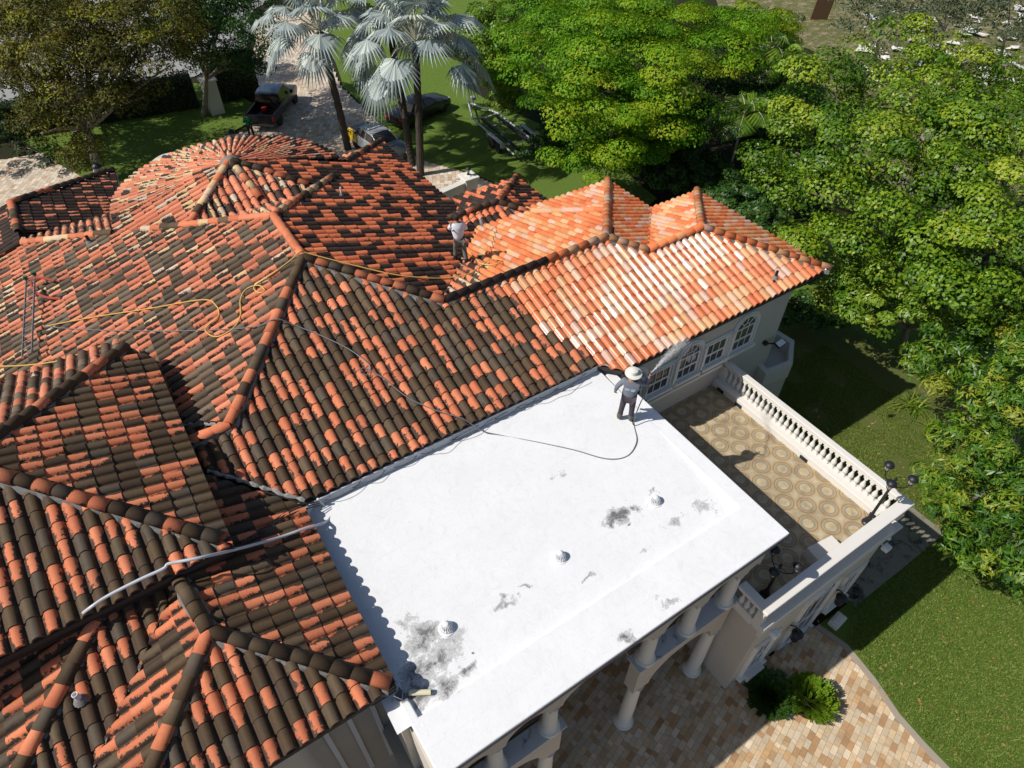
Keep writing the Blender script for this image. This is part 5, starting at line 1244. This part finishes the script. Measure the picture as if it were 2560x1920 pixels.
def sedan(name, label, cat, loc, rz, paint, rear=None, sign=False, quarter=None):
    o = empty(name, loc, rz, label, cat); W = .93
    st = [(-2.50,sec(W*.84,.38,.72,.80,.70)),(-2.42,sec(W*.95,.25,.88,.98,.74)),(-1.6,sec(W,.22,.94,1.03,.76)),(-1.2,sec(W,.22,.95,1.04,.78)),(0,sec(W,.22,.93,1.0,.80)),(.75,sec(W,.22,.93,1.0,.78)),(1.5,sec(W,.22,.90,.97,.72)),(2.3,sec(W*.95,.25,.76,.84,.66)),(2.48,sec(W*.85,.36,.62,.70,.60))]
    loft(st[:4], 'boot', rear or paint, o); loft(st[3:6], 'body', paint, o); loft([st[5],st[6],st[7],st[8]], 'bonnet', quarter or paint, o)
    cab = [(-1.62,[(W*.80,.98),(W*.78,1.0),(W*.4,1.02)]),(-1.05,[(W*.90,.98),(W*.66,1.40),(W*.3,1.43)]),(-.2,[(W*.92,.98),(W*.68,1.45),(W*.3,1.48)]),(.3,[(W*.92,.97),(W*.66,1.42),(W*.3,1.45)]),(1.15,[(W*.82,.95),(W*.76,.97),(W*.3,.99)])]
    loft(cab, 'window_band', GLASS, o)
    rf = [(-1.12,[(W*.675,1.375),(W*.66,1.405),(W*.3,1.44)]),(-.2,[(W*.72,1.40),(W*.69,1.46),(W*.3,1.492)]),(.36,[(W*.70,1.36),(W*.67,1.42),(W*.3,1.462)])]
    loft(rf, 'roof', paint, o)
    for sg in (-1,1):
        for ps_, r_ in (([(-.25,sg*W*.925,.96),(-.25,sg*W*.70,1.42)], .035), ([(.38,sg*W*.69,1.40),(1.15,sg*W*.80,.97)], .03), ([(-1.12,sg*W*.69,1.39),(-1.6,sg*W*.82,.98)], .05)):
            mb = MB(); mb.tube(ps_, r_, 4); mb.build('roof_pillar', paint, o)
        mb = MB(); mb.box((.85,sg*(W+.02)-.08,.95),(1.0,sg*(W+.02)+.08,1.08)); mb.build('wing_mirror', paint, o, bevel=.02)
        mb = MB(); mb.box((2.3,sg*.55-.16,.62),(2.5,sg*.55+.16,.74)); mb.build('headlight', new_mat('lens', (.6,.62,.65), .1), o)
        mb = MB(); mb.box((-2.52,sg*.62-.15,.68),(-2.4,sg*.62+.15,.86)); mb.build('tail_light', new_mat('red_lens', (.45,.02,.02), .25), o)
    if sign:
        mb = MB(); mb.box((-.75,-.52,1.49),(-.15,.52,1.56)); mb.build('roof_board', new_mat('board_white', (.55,.58,.58), .5), o, bevel=.02)
    wheels(o, (-1.5,1.52), W-.12, .33); return o
SILV = new_mat('silver_paint', (.42,.44,.47), .3, .5, .3, 1); BLK = new_mat('black_paint', (.010,.010,.012), .35, .4, 0, .35); YLW = new_mat('yellow_paint', (.85,.55,.01), .3, .5, 0, 1); DGR = new_mat('dark_grey_paint', (.05,.055,.06), .35, .5, 0, .8)
ca = px(788,300,.8); cb = px(866,345,.8); mid = (px(778,285,.6)+px(888,352,.6))/2; hd = px(888,352,.6)-px(778,285,.6)
sed = sedan('parked_sedan', 'silver sedan with black boot and yellow rear quarters parked on the driveway', 'car', (mid.x-.05, mid.y+.75, 0), math.atan2(hd.y,hd.x), SILV, BLK, True, DGR)
for sg in (-1,1):
    mb = MB(); mb.add([(-2.44,sg*.90,.45),(-1.9,sg*.938,.40),(-1.15,sg*.94,.50),(-1.05,sg*.93,.97),(-1.55,sg*.86,1.035),(-2.38,sg*.80,.985)], [(0,1,2,3,4,5) if sg < 0 else (5,4,3,2,1,0)]); mb.add([(-1.6,sg*.85,1.04),(-2.36,sg*.80,.99),(-2.36,sg*.68,1.035),(-1.6,sg*.70,1.085)], [(0,1,2,3)]); 
    qd = mb.build('rear_quarter', YLW, sed); sd_ = qd.modifiers.new('s','SOLIDIFY'); sd_.thickness = .03; sd_.offset = 1 if sg<0 else 1
c = px(905,228,.8); sedan('parked_saloon', 'black car in shade behind the silver palm trunks', 'car', (c.x,c.y,0), math.radians(20), BLK)
def pickup(label, loc, rz):
    o = empty('pickup_truck', loc, rz, label, 'pickup truck'); W = .99
    def s4(w, z0, zt): return [(w*.9, z0), (w, z0+.15), (w, zt-.12), (w*.96, zt), (w*.5, zt+.01)]
    loft([(.0,s4(W,.45,1.15)),(1.3,s4(W,.45,1.15)),(2.4,s4(W,.45,1.12)),(2.85,s4(W*.9,.55,.98))], 'bonnet', BLK, o)
    loft([(-.75,s4(W,.45,1.15)),(.02,s4(W,.45,1.15))], 'body', BLK, o)
    loft([(-.75,[(W*.95,1.14),(W*.80,1.72),(W*.4,1.76)]),(-.2,[(W*.95,1.14),(W*.80,1.80),(W*.4,1.83)]),(.75,[(W*.95,1.14),(W*.78,1.76),(W*.4,1.80)]),(1.5,[(W*.92,1.14),(W*.86,1.16),(W*.4,1.18)])], 'window_band', GLASS, o)
    loft([(-.8,[(W*.80,1.70),(W*.79,1.77),(W*.4,1.80)]),(-.2,[(W*.81,1.78),(W*.79,1.84),(W*.4,1.87)]),(.8,[(W*.79,1.74),(W*.77,1.80),(W*.4,1.83)])], 'roof', new_mat('roof_paint', (.04,.06,.09), .12, .6, 0, 1), o)
    mb = MB(); mb.box((-2.75,-W,.6),(-.76,-W+.12,1.15)); mb.box((-2.75,W-.12,.6),(-.76,W,1.15)); mb.box((-2.75,-W+.12,.6),(-.76,W-.12,.72)); mb.build('cargo_bed', BLK, o, bevel=.03)
    mb = MB(); mb.box((-2.86,-W+.05,.62),(-2.76,W-.05,1.14)); tg_ = mb.build('tailgate', BLK, o, bevel=.02)
    mb = MB(); mb.box((-2.98,-W+.1,.45),(-2.8,W-.1,.6)); mb.build('bumper', new_mat('dark_chrome', (.2,.2,.21), .3, .5, .9), o, bevel=.02)
    for sg in (-1,1):
        mb = MB(); mb.box((-2.87,sg*(W-.09)-.07,.72),(-2.755,sg*(W-.09)+.07,1.08)); mb.build('tail_light', new_mat('red_lens', (.5,.03,.03), .25), o)
        mb = MB(); mb.box((.95,sg*(W+.12)-.1,1.15),(1.1,sg*(W+.12)+.1,1.38)); mb.build('wing_mirror', BLK, o, bevel=.02)
    wheels(o, (-1.75,1.95), W-.13, .40)
    mb = MB(); mb.box((-1.35,.1,.75),(-1.0,.4,.98)); mb.build('fuel_can', new_mat('red_can', (.5,.03,.03), .4), o)
    return o
pa = px(568,258,.8); pb = px(618,190,.8); hd = pb-pa; md = (pa+pb)/2
pickup('black pickup truck with an open bed parked in shade at the top of the driveway', (md.x-.1, md.y+.1, 0), math.atan2(hd.y,hd.x))
# boat trailer
GALV = varied('galvanised', (.36,.38,.39), (.50,.52,.53), 6, .4, .5, .1)
def trailer():
    a = px(1012,222,.5); b = px(1140,325,.55); d = b-a; L_ = 7.6; o = empty('boat_trailer', (a.x,a.y,0), math.atan2(d.y,d.x), 'empty galvanised boat trailer with twin axles on the lawn edge', 'trailer')
    fr = MB()
    for sg in (-1,1): fr.tube([(0,0,.52),(2.6,sg*.95,.55),(8.6,sg*1.02,.55)], .07, 4)
    for x, w in ((2.6,.95),(4.0,1.0),(5.4,1.0),(7.0,1.02),(8.5,1.02)): fr.tube([(x,-w,.55),(x,0,.42),(x,w,.55)], .05, 4)
    fr.build('frame', GALV, o)
    bk = MB()
    for sg in (-1,1): bk.box((3.2,sg*.55-.07,.62),(8.3,sg*.55+.07,.74)); bk.tube([(3.4,sg*.55,.5),(3.4,sg*.55,.66)], .04, 4); bk.tube([(8.0,sg*.55,.5),(8.0,sg*.55,.66)], .04, 4)
    bk.build('bunk', BLACK, o)
    wn = MB(); wn.tube([(.7,0,.5),(.75,0,1.15)], .05, 6); wn.box((.6,-.12,1.0),(.95,.12,1.2)); wn.tube([(.1,0,.05),(.1,0,.75)], .04, 6); wn.build('winch_post', GALV, o)
    for sg in (-1,1):
        fd = MB(); fd.box((5.55,sg*1.24-.14,.78),(7.35,sg*1.24+.14,.82)); fd.box((5.40,sg*1.24-.14,.55),(5.55,sg*1.24+.14,.82)); fd.box((7.35,sg*1.24-.14,.55),(7.5,sg*1.24+.14,.82)); fd.build('mudguard', GALV, o, bevel=.04)
    wheels(o, (6.05,6.85), 1.24, .34)
    return o
trailer()

# ------------------------------------------------------------------ people
def skin(name, verts, edges, radii, mat, parent, root=0, sub=1):
    me = bpy.data.meshes.new(name); me.from_pydata(verts, edges, []); o = bpy.data.objects.new(name, me); C.objects.link(o)
    sk = o.modifiers.new('s', 'SKIN'); sk.use_smooth_shade = True
    for v, r in zip(me.skin_vertices[0].data, radii): v.radius = (r, r) if not isinstance(r, tuple) else r
    me.skin_vertices[0].data[root].use_root = True
    sb = o.modifiers.new('u', 'SUBSURF'); sb.levels = sub; sb.render_levels = sub
    bpy.context.view_layer.update()
    dg = bpy.context.evaluated_depsgraph_get(); ev = o.evaluated_get(dg); nm = bpy.data.meshes.new_from_object(ev); nm.materials.clear(); nm.materials.append(mat)
    o.modifiers.clear(); o.data = nm
    if parent is not None: o.parent = parent
    return o
def cloth(name, c1, c2, sc=9):
    m = varied(name, c1, c2, sc, .85, .2, .5); return m
SKIN_M = new_mat('skin', (.36,.18,.11), .55, .4)
def hand_mesh(mb, wrist, dirv, palm_n, curl=.5, side=1):
    d = Vector(dirv).normalized(); n = Vector(palm_n).normalized(); s = d.cross(n).normalized()*side
    mb.tube([wrist, wrist+d*.045, wrist+d*.085], [.024,.034,.032], 8)
    for i, (o_, l_) in enumerate(((-.027,.068),(-.009,.078),(.009,.074),(.026,.058))):
        p = wrist+d*.085+s*o_; q = p+d*l_*.5+n*l_*curl*.25; e = q+d*l_*.35*(1-curl)+n*l_*.5*curl; mb.tube([p,q,e], [.010,.009,.007], 6)
    p = wrist+d*.03+s*-.03; mb.tube([p, p-s*.03+d*.03+n*.01, p-s*.03+d*.06+n*.03], [.011,.010,.008], 6)
def person(label, loc, heading, J, shirt, trousers, boots, hair, hat=False, mark=None, hr=1.0):
    "J: joint positions in metres; x right, y forward, z up"
    o = empty('person', loc, heading-math.pi/2, label, 'person'); V = {k: Vector(v) for k, v in J.items()}
    names = ['pelvis','waist','chest','neck','headc','headt','shL','elL','wrL','shR','elR','wrR','hipL','knL','anL','toL','hipR','knR','anR','toR']
    ix = {k: i for i, k in enumerate(names)}
    ed = [('pelvis','waist'),('waist','chest'),('chest','neck'),('neck','headc'),('headc','headt'),('chest','shL'),('shL','elL'),('elL','wrL'),('chest','shR'),('shR','elR'),('elR','wrR'),('pelvis','hipL'),('hipL','knL'),('knL','anL'),('anL','toL'),('pelvis','hipR'),('hipR','knR'),('knR','anR'),('anR','toR')]
    rad = dict(pelvis=.12,waist=.11,chest=.13,neck=.055,headc=.085,headt=.075,shL=.055,elL=.038,wrL=.026,shR=.055,elR=.038,wrR=.026,hipL=.075,knL=.05,anL=.036,toL=.03,hipR=.075,knR=.05,anR=.036,toR=.03)
    skin('body', [tuple(V[k]) for k in names], [(ix[a],ix[b]) for a,b in ed], [rad[k] for k in names], SKIN_M, o)
    sn = ['pelvis','waist','chest','shL','elL','wrL','shR','elR','wrR','neck']; si = {k:i for i,k in enumerate(sn)}; vv = [V[k].copy() for k in sn]
    vv[si['wrL']] = V['elL'].lerp(V['wrL'], hr); vv[si['wrR']] = V['elR'].lerp(V['wrR'], hr); vv[si['neck']] = V['chest'].lerp(V['neck'], .72); vv[0] = V['pelvis']+Vector((0,0,-.03))
    skin('shirt', [tuple(v) for v in vv], [(0,1),(1,2),(2,3),(3,4),(4,5),(2,6),(6,7),(7,8),(2,9)], [(.20,.155),(.185,.15),(.195,.16),.085,.066,.046,.085,.066,.046,.075], shirt, o, sub=2)
    skin('trousers', [tuple(V[k]) for k in ('pelvis','hipL','knL','anL','hipR','knR','anR')], [(0,1),(1,2),(2,3),(0,4),(4,5),(5,6)], [(.165,.135),.105,.078,.068,.105,.078,.068], trousers, o, sub=2)
    for sd in 'LR':
        a = V['kn'+sd].lerp(V['an'+sd], .5); skin('boot', [tuple(a), tuple(V['an'+sd]), tuple(V['an'+sd]+(V['to'+sd]-V['an'+sd])*.15+Vector((0,0,-.02))), tuple(V['to'+sd])], [(0,1),(1,2),(2,3)], [.085,.074,.066,.052], boots, o, sub=1)
    hm = MB(); hd = V['headc']; ht = V['headt']
    for sd, sg in (('L',-1),('R',1)):
        d = V['wr'+sd]-V['el'+sd]; h_ = MB(); hand_mesh(h_, V['wr'+sd], d, Vector((-sg*.6,.6,.2)), .6, sg); h_.build('hand', SKIN_M, o, smooth=True)
    # face: nose, brow, mouth, ears
    hm.lathe([(.012,0),(.017,.02),(.006,.045)], tuple(hd+Vector((0,.088,.0))), 6); 
    for sg in (-1,1): hm.lathe([(.008,-.03),(.018,.0),(.008,.03)], tuple(hd+Vector((sg*.088,.0,.02))), 6)
    hm.build('face_features', SKIN_M, o, smooth=True)
    em = MB()
    for sg in (-1,1): em.lathe([(.004,-.008),(.011,0),(.004,.008)], tuple(hd+Vector((sg*.032,.082,.035))), 8)
    em.box(tuple(hd+Vector((-.025,.080,-.045))), tuple(hd+Vector((.025,.088,-.038)))); em.build('eyes_and_mouth', new_mat('eye_dark', (.05,.02,.02), .4), o)
    if hat:
        h = MB(); h.lathe([(.205,.0),(.21,.008),(.19,.016),(.115,.028),(.108,.08),(.10,.125),(.06,.145),(.01,.15)], (0,0,0), 24); hh = h.build('hat', hat, o, smooth=True); hh.location = ht+Vector((0,-.01,-.035)); hh.rotation_euler = (.12,.05,0)
    hh = MB(); hh.lathe([(.088,-.06),(.099,-.01),(.098,.05),(.078,.09),(.03,.108)], (0,0,0), 14); q = hh.build('hair', hair, o, smooth=True); q.location = hd+Vector((0,-.016,.035)); q.rotation_euler = (.2,0,0)
    if mark: 
        mk = MB(); ch = V['chest'].lerp(V['waist'], .35)
        for (x0,x1,z0,z1) in mark: 
            n_ = 6
            for i in range(n_):
                xa = x0+(x1-x0)*i/n_; xb = x0+(x1-x0)*(i+.72)/n_
                f = lambda x: -.172+.35*x*x
                y0 = ch.y; mk.add([(xa,y0+f(xa),ch.z+z0),(xb,y0+f(xb),ch.z+z0),(xb,y0+f(xb)-.004,ch.z+z1),(xa,y0+f(xa)-.004,ch.z+z1)], [(0,1,2,3)])
        mk.build('back_print', new_mat('print_'+label[:6], (.45,.72,.78), .7), o)
    return o
GREYSH = cloth('grey_shirt', (.15,.16,.19), (.19,.20,.235)); PLUM = cloth('plum_trousers', (.055,.042,.055), (.08,.062,.075)); OLV = new_mat('olive_boot', (.085,.095,.065), .5); HATM = cloth('cream_hat', (.62,.61,.55), (.70,.69,.63)); HAIR = new_mat('dark_hair', (.02,.014,.01), .7)
fp = px(1350,908,7.1); zf_ = zfield(fp.x, fp.y)
hd1 = math.atan2(fp.y, fp.x)
J1 = dict(pelvis=(0,0,.90),waist=(0,.01,1.08),chest=(0,.02,1.30),neck=(0,.02,1.47),headc=(.0,.05,1.60),headt=(0,.055,1.68),shL=(-.19,.01,1.40),elL=(-.33,-.01,1.17),wrL=(-.36,.06,.95),shR=(.19,.02,1.40),elR=(.34,.14,1.25),wrR=(.40,.24,1.46),hipL=(-.10,0,.86),knL=(-.13,.02,.48),anL=(-.16,-.01,.09),toL=(-.19,.13,.04),hipR=(.10,0,.86),knR=(.12,.02,.48),anR=(.13,-.01,.09),toR=(.15,.13,.04))
person('man in a cream hat and grey shirt raising a spray wand on the white roof', (fp.x,fp.y,zf_), hd1, J1, GREYSH, PLUM, OLV, HAIR, hat=HATM, mark=[(-.13,-.02,.04,.075),(.01,.13,.045,.075),(-.12,-.02,.0,.03),(.01,.11,-.01,.03)])
fpx = Matrix.Rotation(hd1-math.pi/2, 3, 'Z')
def loc1(v): return Vector((fp.x,fp.y,zf_)) + fpx @ Vector(v)
h1 = loc1((.405,.27,1.53)); wd = (Vector(px(1410,803,zf_+1.9))-h1).normalized()
o = empty('spray_wand', h1, 0, 'short chrome spray wand in the raised right hand of the man with the hat', 'spray wand')
mb = MB(); mb.tube([wd*-.10, wd*.22], .014, 8); mb.tube([wd*.02, wd*.02+Vector((0,0,-.12))], .016, 6); mb.build('lance', CHROME, o); mb = MB(); mb.tube([wd*-.04+Vector((0,0,-.10)), wd*.05+Vector((0,0,.0))], .02, 6); mb.build('grip', BLACK, o)
tube_thing('wand_hose', 'dark hose hanging from the spray wand down behind the man with the hat', 'hose', [h1+Vector((0,0,-.1)), loc1((.40,.1,1.15)), loc1((.30,-.02,.75)), loc1((.24,-.08,.35)), loc1((.22,-.14,.04)), px(1366,900,7.12)], .014, new_mat('grey_hose_b', (.10,.10,.11), .5), 5, 6)
# spray: a translucent plume of fine droplets, real volume of scattered beads
def spray(name, label, a, d, ln, r0, r1, n, size, kind='stuff'):
    a = Vector(a); d = Vector(d).normalized(); s = d.orthogonal().normalized(); t = d.cross(s)
    f = rng.uniform(0,1,n)**.8; rr = (r0+(r1-r0)*f)*np.sqrt(rng.uniform(0,1,n))*rng.uniform(.3,1,n); an = rng.uniform(0,6.283,n)
    P = np.array(a)[None,:]+np.outer(f*ln, np.array(d))+np.outer(rr*np.cos(an), np.array(s))+np.outer(rr*np.sin(an), np.array(t)); P[:,2] -= .18*(f*ln/2.5)**2
    m = new_mat('droplets', (.85,.86,.88), .3); b = m.node_tree.nodes['Principled BSDF']; b.inputs['Alpha'].default_value = .42
    o = leaf_mesh(name, P, rng.normal(0,1,(n,3)), size, m, aspect=.8); return tag(o, kind=kind)
spray('water_spray', '', h1+wd*.24, (Vector(px(1560,640,7.9))-(h1+wd*.24)), 2.3, .01, .30, 6500, .013)
# man in white on the dark slope
WH = cloth('white_shirt', (.72,.73,.78), (.80,.81,.85)); CAMO = varied('camo_trousers', (.06,.065,.05), (.28,.28,.25), 9, .9, .2, .3); BBT = new_mat('black_boot', (.02,.02,.022), .5)
q1 = on('right',984,566,.09); q2 = on('right',1010,577,.07)
mid = (q1+q2)/2; hd2 = math.atan2(mid.y, mid.x)+.12; R2 = Matrix.Rotation(-(hd2-math.pi/2), 3, 'Z')
aL = R2 @ (q1-mid); aR = R2 @ (q2-mid)
aL.z += .08; aR.z += .08
J2 = dict(pelvis=(-.02,0,.90),waist=(-.04,.02,1.07),chest=(-.05,.04,1.30),neck=(-.05,.05,1.46),headc=(-.05,.08,1.59),headt=(-.05,.085,1.67),shL=(-.24,.03,1.40),elL=(-.30,.16,1.20),wrL=(-.12,.30,1.15),shR=(.14,.04,1.39),elR=(.24,.14,1.14),wrR=(.12,.32,1.05),hipL=(-.12,0,.86),knL=(aL.x*.7-.03,aL.y*.6+.04,.47),anL=tuple(aL),toL=tuple(aL+Vector((-.02,.14,-.045))),hipR=(.08,0,.86),knR=(aR.x*.62+.02,aR.y*.6+.04,.46),anR=tuple(aR),toR=tuple(aR+Vector((.03,.14,-.045))))
pw = person('man in a white shirt and camouflage trousers washing the dark tiled slope', tuple(mid), hd2, J2, WH, CAMO, BBT, HAIR, mark=[(-.10,.12,.07,.10),(-.06,.10,.04,.055)])
pw.scale = (.95,.95,.95)
R2i = Matrix.Rotation(hd2-math.pi/2, 3, 'Z'); h2 = mid + R2i @ Vector((.02,.34,1.04))
e2 = on('right',1036,508,.85)
o = empty('pressure_lance', h2, 0, 'thin pressure lance held by the man in white', 'pressure lance'); mb = MB(); dv = e2-h2; mb.tube([(-dv*.25), dv*1.0], .013, 6); mb.build('lance', CHROME, o); mb = MB(); mb.tube([dv*-.25, dv*-.05], .022, 6); mb.build('grip', BLACK, o)
spray('water_spray', '', e2, Vector((.15,-.1,-1)), .95, .01, .20, 2600, .013)
# third man by the pickup, in shade
GRN = cloth('green_shirt', (.01,.10,.05), (.015,.14,.07)); DKT = cloth('dark_trousers', (.02,.02,.025), (.03,.03,.035))
J3 = dict(J1); J3.update(wrR=(.22,.22,1.05), elR=(.30,.02,1.14), wrL=(-.22,.22,1.05), elL=(-.30,.02,1.14))
p3 = px(546,300,0); person('man in a green shirt standing in shade behind the pickup truck', (p3.x,p3.y,0), math.radians(60), J3, GRN, DKT, BBT, HAIR)
